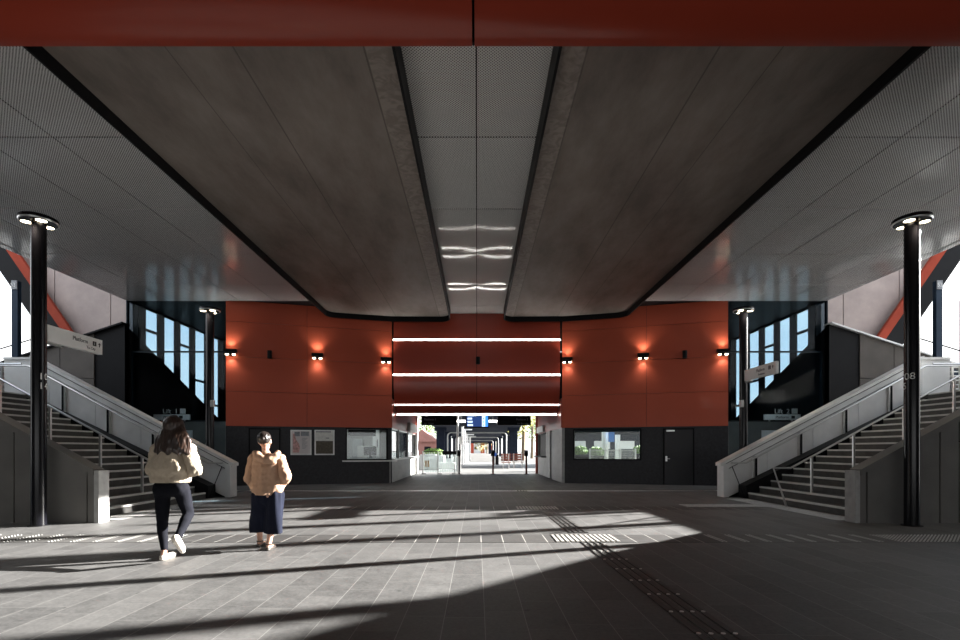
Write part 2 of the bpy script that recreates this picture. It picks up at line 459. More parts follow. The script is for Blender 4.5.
struct(mb.build('ceiling_middle', M['perf_mid'], smooth=True, fix=False), 'bright perforated ceiling strip between the two concrete slabs', 'ceiling')
struct(MB().box(-13.2, 13.2, 6.29, 29, 7.06, 11).build('ceiling_upper', M['black']), 'dark backing above the ceiling panels', 'ceiling')

def rounded(pts, r, n=6):
    out = []
    k = len(pts)
    for i in range(k):
        p = Vector(pts[i]); a = (Vector(pts[i-1]) - p); b = (Vector(pts[(i+1) % k]) - p)
        rr = r[i]
        if rr <= 0: out.append(p); continue
        a.normalize(); b.normalize()
        ang = a.angle(b); t = rr/math.tan(ang/2)
        c = p + (a+b).normalized()*(rr/math.sin(ang/2))
        st_ = p + a*t - c; en = p + b*t - c
        tot = st_.angle(en); sg = 1 if (st_.x*en.y - st_.y*en.x) > 0 else -1
        for j in range(n+1):
            q = st_.copy(); th = sg*tot*j/n
            out.append(c + Vector((q.x*math.cos(th)-q.y*math.sin(th), q.x*math.sin(th)+q.y*math.cos(th))))
    return out
for s, nm in ((-1, 'left'), (1, 'right')):
    pts = [(s*1.06, Y0C), (s*1.06, 20.3), (s*3.48, 20.25), (s*5.86, 19.6), (s*5.86, Y0C)]
    outer = rounded(pts, [0, .45, 0, .45, 0])
    ins = [(s*1.10, Y0C), (s*1.10, 20.26), (s*3.48, 20.21), (s*5.82, 19.56), (s*5.82, Y0C)]
    inner = rounded(ins, [0, .41, 0, .41, 0])
    b = MB()
    b.hexa([(p.x, p.y, SOFFIT) for p in inner], [(p.x, p.y, CEIL+.07) for p in inner])
    o = struct(b.build('slab_'+nm, M['slab_l']), 'board-marked concrete slab soffit %s of the ceiling strip' % nm, 'concrete slab')
    b = MB(); bm = b.bm
    lo = [bm.verts.new((p.x, p.y, LIPZ)) for p in outer]; lu = [bm.verts.new((p.x, p.y, CEIL+.05)) for p in outer]
    ni = [bm.verts.new((p.x, p.y, LIPZ)) for p in inner]; nu = [bm.verts.new((p.x, p.y, SOFFIT+.05)) for p in inner]
    k = len(outer)
    for i in range(k-1):
        bm.faces.new((lo[i], lo[i+1], lu[i+1], lu[i])); bm.faces.new((lo[i], ni[i], ni[i+1], lo[i+1])); bm.faces.new((ni[i], nu[i], nu[i+1], ni[i+1]))
    struct(b.build('trim_slab_'+nm, M['black']), 'black edge plate around the %s concrete slab' % nm, 'slab edge')

# red bullnose beam over the entry
def bull(x0, x1):
    prof = [(6.28, 6.43)]
    for i in range(17):
        a = math.pi/2*i/16
        prof.append((6.2-.85*math.sin(a), 6.42 + 1.7*(1-math.cos(a))))
    prof += [(5.3, 8.6), (6.28, 8.6)]
    return MB().prism(prof, 'x', x0, x1)
for a, b, nm in ((-14, -.06, 'left'), (-.03, 14, 'right')):
    struct(bull(a, b).build('beam_'+nm, M['red_gloss'], smooth=True), 'glossy red bullnose beam overhead, %s half' % nm, 'beam')
struct(MB().box(-.2, .2, 6.22, 6.27, 6.435, 8.5).build('trim_beam', M['black']), 'black backing in the joint of the red beam', 'beam')
# entry bay behind the camera
struct(MB().box(-16, 16, -16, 5.36, 8.3, 8.6).build('ceiling_entry', M['slab_l']), 'concrete soffit over the entry behind the viewpoint', 'ceiling')
struct(MB().box(-14, 14, -16.3, -16, 3.4, 8.4).build('wall_back', M['conc_panel']), 'concrete wall over the entry behind the viewpoint', 'wall')
for s, nm in ((-1, 'left'), (1, 'right')):
    struct(MB().box(s*14, s*14.3, -16, 7.4, 0, 8.4).build('wall_entry_'+nm, M['conc_panel']), 'concrete side wall of the entry, %s side' % nm, 'wall')

# ------------------------------------------------------------------ red wings
def wing_pt(s, px):
    """point on the angled wing wall seen at pixel column px: (X, Y)"""
    a = Vector((s*9.5, 18.9)); b = Vector((s*3.5, 20.6)); k = (px-CX)/F
    t = (k*a.y - a.x) / ((b.x-a.x) - k*(b.y-a.y))
    return a + (b-a)*t
def wing_dir(s): return (Vector((s*3.5, 20.6)) - Vector((s*9.5, 18.9))).normalized()
def wing_n(s):
    d = wing_dir(s); n = Vector((d.y, -d.x))
    return n if n.y < 0 else -n
def wing_box(mb, s, t0, t1, z0, z1, off0, off1):
    a = Vector((s*9.5, 18.9)); d = wing_dir(s); n = wing_n(s)
    q = [a+d*t0+n*off0, a+d*t1+n*off0, a+d*t1+n*off1, a+d*t0+n*off1]
    return mb.hexa([(p.x, p.y, z0) for p in q], [(p.x, p.y, z1) for p in q])
WL = (Vector((3.5, 20.6)) - Vector((9.5, 18.9))).length
def wing_t(s, px): return (wing_pt(s, px) - Vector((s*9.5, 18.9))).length
zr = [2.27, 3.59, 4.91, 6.24, 7.05]
for s, nm in ((-1, 'left'), (1, 'right')):
    mb = MB(); tm = wing_t(s, 307 if s < 0 else 646.5)
    for (t0, t1) in ((0, tm), (tm, WL)):
        for i in range(4): wing_box(mb, s, t0+.006, t1-.006, zr[i]+.006, zr[i+1]-.006, 0, -.06)
    struct(mb.build('wall_red_'+nm, M['red']), 'red metal clad wall panels on the %s wing' % nm, 'wall')
    mb = MB(); wing_box(mb, s, 0, WL, 2.27, 7.05, -.05, -.2)
    struct(mb.build('wall_backing_'+nm, M['black']), 'black backing behind the red panels, %s wing' % nm, 'wall')
    # charcoal base wall with openings
    ops = []
    if s < 0: ops = [(wing_t(s, 347), wing_t(s, 386.5), .99, 2.2)]
    else: ops = [(wing_t(s, 640), wing_t(s, 574.5), 1.0, 2.17)]
    mb = MB(); a = 0
    for t0, t1, z0, z1 in sorted(ops):
        wing_box(mb, s, a, t0, 0, 2.27, -.03, -.2); wing_box(mb, s, t0, t1, 0, z0, -.03, -.2); wing_box(mb, s, t0, t1, z1, 2.27, -.03, -.2); a = t1
    wing_box(mb, s, a, WL, 0, 2.27, -.03, -.2)
    struct(mb.build('wall_base_'+nm, M['dark_brick']), 'charcoal block wall under the red panels, %s wing' % nm, 'wall')
    for t0, t1, z0, z1 in ops:
        fr = MB()
        wing_box(fr, s, t0-.05, t1+.05, z0-.05, z0, .0, -.16); wing_box(fr, s, t0-.05, t1+.05, z1, z1+.05, .0, -.16)
        wing_box(fr, s, t0-.05, t0, z0, z1, 0, -.16); wing_box(fr, s, t1, t1+.05, z0, z1, 0, -.16)
        w = struct(fr.build('window_1' if s < 0 else 'window_2', M['black']), 'ticket office window in the charcoal wall beside the two posters' if s < 0 else 'wide office window in the charcoal wall left of the dark door', 'window')
        g = MB(); wing_box(g, s, t0, t1, z0, z1, -.10, -.106); g.build('pane', M['glass'] if s < 0 else M['glass_mirror'], w)
        if s < 0:
            sl = MB(); wing_box(sl, s, t0-.18, t1+.42, z0-.1, z0-.05, .14, -.15); sl.build('sill', M['coping'], w)
            bl = MB(); wing_box(bl, s, t0+.05, t0+1.15, 1.93, 2.19, -.12, -.14); bl.build('roller_blind', M['black'], w)
    # outer return of the wing and void
    struct(MB().box(s*9.5, s*9.3, 19.15, 26, 0, 7.05).build('wall_return_'+nm, M['navy']), 'navy return wall at the outer end of the %s red wing' % nm, 'wall')

# doors in the charcoal walls
for s, px0, px1, no, lab in ((1, 664.5, 693, 1, 'charcoal door with steel handle in the right charcoal wall'), (-1, 250, 279, 2, 'dark door behind the woman in the tan jacket')):
    t0, t1 = sorted((wing_t(s, px0), wing_t(s, px1)))
    fr = MB(); wing_box(fr, s, t0-.05, t0, 0, 2.2, .0, -.1); wing_box(fr, s, t1, t1+.05, 0, 2.2, .0, -.1); wing_box(fr, s, t0-.05, t1+.05, 2.15, 2.2, 0, -.1)
    d = struct(fr.build('door_%d' % no, M['black']), lab, 'door')
    lf = MB(); wing_box(lf, s, t0+.005, t1-.005, .01, 2.15, -.015, -.06); leaf = lf.build('door_leaf', M['door_dark'], d)
    if s > 0:
        tt = t1-.07
        h = MB(); wing_box(h, s, tt-.035, tt+.035, .92, 1.12, .0, -.02); q = Vector((s*9.5, 18.9))+wing_dir(s)*tt+wing_n(s)*.05
        h.tube([(q.x, q.y, 1.02), (q.x+.12, q.y-.03, 1.02)], .012, 8); h.build('handle', M['steel'], leaf)
        h = MB(); wing_box(h, s, tt-.3, tt, 2.08, 2.14, .03, -.02); h.build('door_closer', M['steel'], leaf)

# posters
def wing_rect(mb, s, px0, px1, z0, z1, o0, o1):
    t0, t1 = sorted((wing_t(s, px0), wing_t(s, px1))); return wing_box(mb, s, t0, t1, z0, z1, o0, o1)
def zpix(s, px, y): return H + (CY-y)/F*wing_pt(s, px).y
for i, (a, b, lab) in enumerate(((290.5, 311.5, 'framed poster with a pink map on the charcoal wall, nearer the woman in tan'), (314.5, 334.5, 'framed poster with a brown picture beside the ticket office window'))):
    za, zb = zpix(-1, (a+b)/2, 455), zpix(-1, (a+b)/2, 430)
    q = wing_pt(-1, (a+b)/2)
    t = thing('poster_frame', lab, 'poster', (q.x, q.y, za), 'framed posters on the charcoal wall')
    mb = MB(); wing_rect(mb, -1, a, b, za, zb, .03, -.04); mb.build('frame', M['coping'], t)
    mb = MB(); wing_rect(mb, -1, a+1.2, b-1.2, za+.05, zb-.05, .034, .02); sh = mb.build('sheet', M['poster_a'] if i == 0 else M['poster_pale'], t)
    h = zb-za
    if i == 0:
        mb = MB(); wing_rect(mb, -1, 294.5, 300, zb-.25*h, zb-.07*h, .037, .03); mb.build('photo', M['poster_grey'], sh)
        mb = MB(); wing_rect(mb, -1, 301, 309, zb-.24*h, zb-.06*h, .037, .03); mb.build('photo', M['poster_grey'], sh)
        mb = MB(); pts = [(293, .1), (299, .1), (300, .3), (299, .45), (296, .62), (295, .85), (293, .85)]
        A = Vector((-9.5, 18.9)); d = wing_dir(-1); n = wing_n(-1)
        def wp(px, f, o): c = A + d*wing_t(-1, px) + n*o; return (c.x, c.y, za+f*h)
        mb.hexa([wp(x, f, .037) for x, f in pts], [wp(x, f, .03) for x, f in pts]); mb.build('map', M['poster_pink'], sh)
        mb = MB()
        for k in range(9): wing_rect(mb, -1, 302, 307.5-(k % 3), za+h*(.66-.05*k), za+h*(.675-.05*k), .037, .03)
        mb.build('text_lines', M['poster_grey'], sh)
    else:
        mb = MB(); wing_rect(mb, -1, 316, 333, za+.05*h, za+.56*h, .037, .03); mb.build('picture', M['poster_brown'], sh)
        mb = MB(); wing_rect(mb, -1, 316, 331, zb-.1*h, zb-.05*h, .037, .03); wing_rect(mb, -1, 326, 329, za+.66*h, za+.69*h, .037, .03); mb.build('text_lines', M['poster_grey'], sh)

# wall lamps and sensors
def wall_lamp(s, px, y, label, wide=.44):
    q = wing_pt(s, px); z = H + (CY-y)/F*q.y; n = wing_n(s); d = wing_dir(s)
    t = (q-Vector((s*9.5, 18.9))).length
    e = thing('wall_lamp', label, 'wall lamp', (q.x, q.y, z), 'up and down lamps on the red walls')
    mb = MB(); wing_box(mb, s, t-.1, t+.1, z-.14, z+.06, .03, 0); mb.build('backplate', M['black'], e)
    mb = MB(); wing_box(mb, s, t-wide/2, t+wide/2, z-.02, z+.09, .20, .03); hs = mb.build('housing', M['black'], e)
    for k in (-1, 1):
        c = q + d*(k*wide*.27) + n*.12
        m2 = MB(); m2.cyl(c.x, c.y, z-.10, z-.02, .062, 16); sp = m2.build('spot_can', M['black'], e)
        m2 = MB(); m2.ball(Vector((c.x, c.y, z-.10)), .06, 2, (1, 1, .75)); m2.build('lens', M['lens'], sp, smooth='all')
        m2 = MB(); m2.cyl(c.x, c.y, z+.088, z+.094, .05, 16); m2.build('up_lens', M['lens'], hs)
    for up in (1, -1):
        ld = bpy.data.lights.new('lamp_light', 'SPOT'); ld.energy = 24 if up > 0 else 18; ld.color = (1., 1., .97); ld.spot_size = math.radians(125); ld.spot_blend = 1.; ld.shadow_soft_size = .05
        lo = bpy.data.objects.new('lamp_light', ld); COL.objects.link(lo); lo.parent = e
        c = q + n*.15
        lo.location = Vector((c.x, c.y, z + (.13 if up > 0 else -.18))) - e.location
        lo.rotation_euler = (math.pi if up > 0 else 0, 0, 0)
for px, y, lab in ((231, 352, 'twin lamp at the outer end of the left red wall'), (317.5, 356, 'lit twin lamp mid-way along the left red wall'), (385.8, 360, 'lit twin lamp on the left red wall beside the light lines')):
    wall_lamp(-1, px, y, lab)
for px, y, lab in ((722.5, 352, 'twin lamp at the outer end of the right red wall'), (643, 356, 'lit twin lamp mid-way along the right red wall'), (567.5, 360, 'lit twin lamp on the right red wall beside the light lines')):
    wall_lamp(1, px, y, lab)
for s, px, lab in ((-1, 270, 'small black wall sensor between lamps on the left red wall'), (1, 684.5, 'small black wall sensor between lamps on the right red wall')):
    q = wing_pt(s, px); z = H+(CY-355)/F*q.y; c = q + wing_n(s)*.11
    e = thing('wall_sensor', lab, 'sensor', (q.x, q.y, z))
    MB().cyl(c.x, c.y, z-.15, z+.15, .085, 20).build('body', M['black'], e, smooth=True)
    b = MB(); t = (q-Vector((s*9.5, 18.9))).length; wing_box(b, s, t-.04, t+.04, z-.06, z+.06, .05, 0); b.build('bracket', M['black'], e)

# centre bullnose bay
prof_out = [(20.6, 7.05), (20.6, 4.3)]
for i in range(1, 15):
    a = math.pi/2*i/14; prof_out.append((21.5-.9*math.cos(a), 4.3-1.39*math.sin(a)))
prof = prof_out + [(22.2, 2.91), (22.2, 7.05)]
for a, b, nm in ((-3.44, -.02, 'left'), (0, 3.42, 'right')):
    struct(MB().prism(prof, 'x', a, b).build('wall_bullnose_'+nm, M['red_gloss'], smooth=True), 'red bullnose bay over the passage, %s half' % nm, 'wall')
struct(MB().prism([(y+.05, z+(.03 if z < 4.2 else 0)) for y, z in prof_out]+[(22.15, 2.95), (22.15, 7.05)], 'x', -3.43, 3.41).build('wall_bullnose_backing', M['black']), 'black backing behind the red bullnose bay', 'wall')
q = P(478, 361, 20.6); e = thing('wall_sensor', 'small black wall sensor at the middle of the red bay between light lines', 'sensor', (q.x, 20.6, q.z))
MB().cyl(q.x, 20.5, q.z-.15, q.z+.15, .085, 20).build('body', M['black'], e, smooth=True)
MB().box(q.x-.04, q.x+.04, 20.53, 20.6, q.z-.06, q.z+.06).build('bracket', M['black'], e)
def led(label, y, z, h=.055, dep=.03):
    e = thing('light_line', label, 'light', (0, y, z), 'white light lines on the red bay')
    MB().box(-3.46, 3.44, y-dep, y-.001, z-h/2-.012, z+h/2+.012).build('channel', M['white'], e)
    for a, b in ((-3.45, -.02), (0, 3.43)): MB().box(a, b, y-dep-.012, y-dep, z-h/2, z+h/2).build('diffuser', M['led'], e)
led('topmost white light line across the red bay', 20.6, H+110/F*20.6)
led('second white light line from the top of the red bay', 20.6, H+75/F*20.6)
led('third white light line, on the curve of the red bay', 20.94, H+45.3/F*20.94, .055)
led('lowest white light line, under the curved red bay', 21.55, 2.875, .04)

# ------------------------------------------------------------------ passage
struct(MB().box(-3.6, 3.6, 22.1, 29.1, 3.4, 3.6).build('ceiling_passage', M['black']), 'dark passage ceiling', 'ceiling')
# left passage wall
mb = MB(); mb.box(-3.55, -3.75, 20.6, 29.0, 0, .96)
struct(mb.build('wall_passage_left', M['conc_panel']), 'pale concrete dado under the passage ticket windows', 'wall')
struct(MB().box(-3.55, -3.75, 20.66, 29.0, 2.27, 3.5).box(-3.5, -3.55, 20.66, 29.0, 2.3, 3.45).build('wall_passage_left_upper', M['red_gloss']), 'red panels over the passage ticket windows', 'wall')
cols = [20.6, 22.1, 23.5, 24.15, 26.4, 27.0, 28.7, 29.0]
pw = [(20.75, 22.3), (22.75, 25.3), (25.9, 28.7)]
a = 20.62; mb = MB()
for y0, y1 in pw:
    mb.box(-3.55, -3.72, a, y0, .96, 2.27); a = y1
mb.box(-3.55, -3.72, a, 29.0, .96, 2.27)
struct(mb.build('wall_passage_piers', M['black']), 'black piers between the passage ticket windows', 'wall')
for i, (y0, y1) in enumerate(pw):
    f = MB(); f.box(-3.54, -3.62, y0, y1, .96, 1.0).box(-3.54, -3.62, y0, y1, 2.22, 2.27)
    w = struct(f.build('window_%d' % (3+i), M['steel']), ('nearest', 'middle', 'farthest')[i] + ' ticket window in the left passage wall', 'window')
    MB().box(-3.58, -3.586, y0, y1, 1.0, 2.22).build('pane', M['glass'], w)
    MB().box(-3.35, -3.7, y0-.1, y1+.1, .94, .99).build('sill', M['coping'], w)
struct(MB().box(-3.42, -3.6, 28.7, 29.1, 0, 3.5).build('wall_passage_end_left', M['conc_panel']), 'pale end of the left passage wall', 'wall')
# right passage wall
mb = MB(); mb.box(3.5, 3.7, 20.6, 23.25, 0, 2.27).box(3.5, 3.7, 23.95, 25.4, 0, 2.27).box(3.5, 3.7, 25.4, 29.0, 0, .98).box(3.5, 3.7, 28.6, 29, .98, 2.27)
struct(mb.build('wall_passage_right', M['conc_panel']), 'smooth concrete panels on the right passage wall', 'wall')
struct(MB().box(3.5, 3.7, 20.66, 29.0, 2.27, 3.5).box(3.5, 3.47, 20.66, 29.0, 2.3, 3.45).build('wall_passage_right_upper', M['red_gloss']), 'red panels over the right passage wall', 'wall')
struct(MB().box(3.55, 3.65, 23.25, 23.95, 0, 2.2).build('door_3', M['door_dark']), 'dark narrow door between concrete panels in the passage', 'door')
f = MB(); f.box(3.48, 3.6, 25.4, 28.6, .98, 1.06).box(3.48, 3.6, 25.4, 28.6, 2.2, 2.27)
w = struct(f.build('window_6', M['black']), 'dark shuttered kiosk opening on the right passage wall', 'window')
MB().box(3.6, 3.66, 25.4, 28.6, 1.06, 2.2).build('shutter', M['black'], w); MB().box(3.25, 3.5, 25.3, 28.7, .98, 1.03).build('sill', M['black'], w)
lb = tag(MB().box(3.36, 3.47, 25.6, 28.2, 2.3, 2.62).build('lightbox_sign', M['white'], bevel=.01), 'pale fascia sign above the dark kiosk opening', 'sign')
lb2 = tag(MB().box(-3.36, -3.5, 25.2, 28.0, 2.3, 2.75).build('lightbox_sign', M['white'], bevel=.01), 'pale blank fascia sign above the ticket windows', 'sign')
struct(MB().box(3.4, 3.6, 28.75, 29.1, 0, 3.5).build('wall_passage_end_right', M['red_strut']), 'dark red end of the right passage wall', 'wall')
# rooms behind the wings
struct(MB().box(-9.3, -3.75, 25.6, 25.8, 0, 3).build('wall_office_back', M['office_wall']), 'pale back wall inside the ticket office', 'wall')
struct(MB().prism([(-9.2, 19.3), (-3.75, 20.85), (-3.75, 29), (-9.2, 29)], 'z', 2.95, 3.05).build('ceiling_office_left', M['office_wall']), 'ticket office ceiling', 'ceiling')
struct(MB().prism([(9.2, 19.3), (3.75, 20.85), (3.75, 29), (9.2, 29)], 'z', 2.95, 3.05).build('ceiling_office_right', M['black']), 'right office ceiling', 'ceiling')
struct(MB().box(-3.6, -9.5, 25.8, 29, 3.0, 7.0).box(3.6, 9.5, 28.8, 29, 2.4, 7.0).build('wall_rear', M['navy']), 'rear wall of the station building', 'wall')
tag(MB().box(-6.6, -5.0, 22.3, 23.5, 2.9, 2.95).build('ceiling_light', M['panel_light']), 'light panel inside the ticket office', 'ceiling light')
for i, (px, w_, z1, d_, m_, lab) in enumerate(((357, .5, 1.9, 24.8, 'cabinet', 'tall grey cabinet inside the ticket office window, left one'), (365.5, .75, 1.55, 23.2, 'office_wall', 'pale machine seen through the ticket office window'), (376, .34, 2.5, 24.6, 'white', 'white locker seen through the ticket office window'))):
    c = P(px, 450, d_)
    e = thing('office_cabinet', lab, 'cabinet', (c.x, d_, 0))
    MB().box(c.x-w_/2, c.x+w_/2, d_, d_+.5, 0, z1).build('body', M[m_], e, bevel=.01)
    MB().box(c.x-w_/2+.04, c.x+w_/2-.04, d_-.02, d_, z1*.45, z1-.08).build('door', M[m_], e)
    MB().box(c.x+w_/2-.12, c.x+w_/2-.09, d_-.05, d_-.02, z1*.6, z1*.75).build('handle', M['black'], e)
c = P(370, 450, 22.6)
e = thing('office_monitor', 'dark monitor on the counter inside the ticket office', 'monitor', (c.x, 22.6, 1.0))
MB().box(c.x-.28, c.x+.28, 22.6, 22.64, 1.12, 1.5).build('screen', M['black'], e); MB().box(c.x-.04, c.x+.04, 22.6, 22.65, 1., 1.15).box(c.x-.13, c.x+.13, 22.52, 22.72, 1.0, 1.015).build('stand', M['black'], e)
e = thing('office_counter', 'pale counter inside the ticket office', 'counter', (-6, 22.5, 0))
MB().box(-8.6, -4.0, 22.3, 22.9, .95, 1.0).build('worktop', M['white'], e); MB().box(-8.5, -4.1, 22.4, 22.85, 0, .95).build('front_panel', M['cabinet'], e)

# hanging signs
def hang_board(x0, x1, label, lines, arrow):
    d = 26.5; a, b = P(x0, 425.2, d), P(x1, 415.3, d)
    e = thing('hanging_sign', label, 'hanging sign', ((a.x+b.x)/2, d, a.z))
    MB().box(a.x, b.x, d, d+.16, a.z, b.z).build('board', M['black'], e, bevel=.01)
    for k in (.15, .85):
        x = a.x+(b.x-a.x)*k; MB().cyl(x, d+.08, b.z, 3.4, .02, 10).build('hanger', M['black'], e)
    for k, tx in enumerate(lines):
        text('lettering', tx, .15 if k == 0 else .11, (a.x+.15 if not arrow else b.x-.15, d-.003, b.z-.27-.2*k), (1,0,0), (0,0,1), M['poster_grey'], e, 'LEFT' if not arrow else 'RIGHT')
    return e
hang_board(421.3, 456.8, 'black hanging sign left of the blue departures screen', ['Platform 1', 'Lift  Toilets'], False)
hang_board(497.5, 531, 'black hanging sign right of the blue departures screen', ['Platform 2', 'Lift  Bus stop'], True)
d = 24.6; a, b = P(465.5, 428, d), P(489, 413.2, d)
e = thing('departures_screen', 'blue departures screen hanging at the middle of the passage', 'screen', ((a.x+b.x)/2, d, a.z))
MB().box(a.x, b.x, d, d+.14, a.z, b.z+.1).build('casing', M['black'], e, bevel=.015)
MB().box(-.13, .13, d+.02, d+.1, b.z, 3.4).build('hanger', M['black'], e)
w_ = b.x-a.x; h_ = b.z-a.z
MB().box(a.x+.06, a.x+w_*.70, d-.004, d, a.z+.07, b.z-.02).build('panel', M['screen_navy'], e)
MB().box(a.x+w_*.70, a.x+w_*.84, d-.004, d, a.z+.07, b.z+.08).build('panel', M['screen_white'], e)
MB().box(a.x+w_*.84, b.x-.05, d-.004, d, a.z+.07, b.z+.08).build('panel', M['screen_blue'], e)
lt = MB()
for k in range(4):
    lt.box(a.x+.10, a.x+w_*(.32, .3, .28, .42)[k], d-.008, d-.003, a.z+.10+.16*k, a.z+.19+.16*k)
lt.build('text_rows', M['screen_white'], e)
lt = MB()
for k in range(4): lt.box(a.x+w_*.745, a.x+w_*.79, d-.008, d-.003, a.z+.11+.16*k, a.z+.17+.16*k); 
lt.build('minutes_column', M['screen_blue'], e)
c = MB(); c.ball(Vector((-.05, d-.3, b.z-.12)), .09, 2); c.box(-.08, -.02, d-.3, d, b.z+.02, b.z+.08)
cm = tag(c.build('dome_camera', M['white'], smooth=True), 'small white dome camera in front of the departures screen', 'camera')
e = thing('passage_light', 'white linear light across the passage behind the departures screen', 'light', (0, 28.4, 2.96))
MB().box(-1.15, 1.15, 28.3, 28.5, 2.98, 3.05).build('housing', M['white'], e); MB().box(-1.12, 1.12, 28.27, 28.31, 2.93, 3.04).build('diffuser', M['led'], e)
for x in (-.9, .9): MB().cyl(x, 28.4, 3.05, 3.4, .015, 8).build('hanger', M['steel'], e)

# gates
e = thing('glass_gate_fence', 'low fence with clear panels across the left of the passage end', 'fence', (-1.9, 28.2, 0))
fx = [-3.05, -2.2, -1.25]
for x in fx: MB().box(x-.03, x+.03, 28.17, 28.23, 0, 1.3).build('post', M['steel'], e)
MB().tube([(-3.05, 28.2, 1.27), (-1.1, 28.2, 1.27)], .02, 8).build('top_rail', M['black'], e)
MB().box(-3.0, -1.15, 28.195, 28.205, .12, 1.2).build('panel', M['glass'], e)
for k in range(14): MB().cyl(-2.95+k*.135, 28.22, .1, 1.25, .008, 6).build('baluster', M['steel'], e)
MB().box(-1.95, -1.15, 28.12, 28.19, 1.1, 1.3).build('rail_box', M['black'], e)
for k in (-3.0, -2.1, -1.3): MB().box(k-.12, k+.12, 28.1, 28.3, 0, .04).build('foot', M['black'], e)
for i, (px, lab) in enumerate(((459.2, 'brown card reader post at the left, joined to the clear fence'), (493, 'brown card reader post in the middle of the passage'), (526.3, 'brown card reader post beside the right passage wall'))):
    c = P(px, 474, 28.0)
    e = thing('card_reader_post', lab, 'card reader', (c.x, 28, 0), 'card reader posts at the passage end')
    MB().box(c.x-.05, c.x+.05, 27.92, 28.08, 0, 1.12).build('post', M['wood_red'] if i else M['black'], e)
    MB().hexa([(c.x-.12, 27.86, 1.02), (c.x+.08, 27.86, 1.02), (c.x+.08, 28.1, 1.12), (c.x-.12, 28.1, 1.12)], [(c.x-.09, 27.92, 1.30), (c.x+.1, 27.92, 1.30), (c.x+.1, 28.12, 1.36), (c.x-.09, 28.12, 1.36)]).build('reader', M['black'], e)
    MB().box(c.x-.14, c.x+.14, 27.85, 28.15, 0, .02).build('base_plate', M['black'], e)

# ------------------------------------------------------------------ outside beyond the passage
struct(MB().box(-5.2, 5.2, 55, 210, 4.15, 5.6).build('viaduct_deck', M['viaduct']), 'underside of the far viaduct seen through the passage', 'viaduct')
struct(MB().box(-3.2, 3.2, 31, 46, 3.5, 3.8).build('canopy', M['viaduct']), 'dark canopy just beyond the passage', 'canopy')
for i, dd in enumerate((62, 78, 104, 135, 175)):
    for s, sd in ((-1, 'left'), (1, 'right')):
        x = s*4.55
        e = thing('viaduct_column', 'blue grey viaduct column, %s row, %s from the passage' % (sd, ('first', 'second', 'third', 'fourth', 'fifth')[i]), 'column', (x, dd, 0), 'viaduct columns beyond the passage')
        MB().box(x-.5, x+.5, dd, dd+1.0, 0, 4.15).build('shaft', M['viaduct'], e, bevel=.05)
        MB().box(x-.75, x+.75, dd-.1, dd+1.1, 3.75, 4.15).build('capital', M['viaduct'], e)
for i, dd in enumerate((70, 96, 128)):
    e = thing('portal_frame', 'pale portal hoop under the viaduct, %s from the passage' % ('first', 'second', 'third')[i], 'frame', (0, dd, 0), 'portal hoops under the viaduct')
    pts = [(-4.1, dd, 0), (-4.1, dd, 3.3)] + [(-4.1+.5*(1-math.cos(a)), dd, 3.3+.5*math.sin(a)) for a in (.4, .8, 1.2, 1.57)]
    pts += [(-x, y, z) for x, y, z in pts[::-1]]
    MB().tube(pts, .10, 8)  .build('hoop', M['cabinet'], e, smooth=True)
    for sx in (-4.1, 4.1): MB().box(sx-.25, sx+.25, dd-.25, dd+.25, 0, .06).build('base_plate', M['coping'], e)
for i, (px, yt, yb) in enumerate(((457.6, 414, 470.5), (462.5, 423, 464.5), (464.9, 430, 463), (467.4, 435, 462), (470, 437, 461))):
    dd = H*F/(yb-CY) if i else 30; c = P(px, yt, dd)
    e = thing('platform_pole', ('grey square pole just behind the gates', 'thin pole with a lamp head, nearest of the receding row', 'second thin pole of the receding row', 'third thin pole of the receding row', 'last thin pole of the receding row')[i], 'pole', (c.x, dd, 0))
    MB().cyl(c.x, dd, 0, c.z if i else 3.4, .07 if i == 0 else .1, 12).build('shaft', M['cabinet'] if i == 0 else M['steel'], e)
    MB().cyl(c.x, dd, 0, .05, .16, 12).build('base_plate', M['steel'], e)
    if i: MB().box(c.x-.1, c.x+.75, dd-.12, dd+.12, c.z-.02, c.z+.1).build('lamp_head', M['coping'], e)
c = P(460.6, 440, 33); e = thing('pole_sign', 'small white sign on a thin post behind the left card reader', 'sign', (c.x, 33, 0))
MB().box(c.x-.11, c.x+.11, 33, 33.04, c.z-.25, c.z+.22).build('plate', M['white'], e); MB().cyl(c.x, 33.07, 0, c.z+.22, .03, 8).build('post', M['steel'], e)
c = P(495, 455, 45); e = thing('round_sign', 'small blue sign on a post beyond the middle card reader', 'sign', (c.x, 45, 0))
MB().tube([(c.x, 45, c.z+.05), (c.x, 45.05, c.z+.05)], .17, 20).build('plate', plain('sign_blue', (.03, .12, .5), .4), e); MB().cyl(c.x, 45.08, 0, c.z+.2, .03, 8).build('post', M['steel'], e)
c = P(496.5, 464, 46); e = thing('litter_bin', 'dark litter bin beside the blue sign', 'bin', (c.x, 46, 0))
MB().cyl(c.x, 46.4, 0, .95, .22, 16).build('body', M['black'], e); MB().cyl(c.x, 46.4, .95, 1.02, .24, 16, .18).build('lid', M['steel'], e)
def bench(px0, px1, dd, label, back):
    a, b = P(px0, 0, dd).x, P(px1, 0, dd).x
    e = thing('park_bench', label, 'bench', ((a+b)/2, dd, 0), 'timber benches on the sunny plaza')
    for k in range(3): MB().box(a, b, dd-.25+.17*k, dd-.25+.17*k+.14, .42, .46).build('seat_slat', M['wood_red'], e)
    if back:
        for k in range(3): MB().box(a, b, dd+.27, dd+.31, .55+.19*k, .70+.19*k).build('back_slat', M['wood_red'], e)
    for x in (a+.15, b-.15):
        MB().box(x-.04, x+.04, dd-.22, dd+.3, 0, .42).build('leg', M['coping'], e)
        if back: MB().box(x-.03, x+.03, dd+.24, dd+.27, .4, 1.1).build('back_post', M['coping'], e)
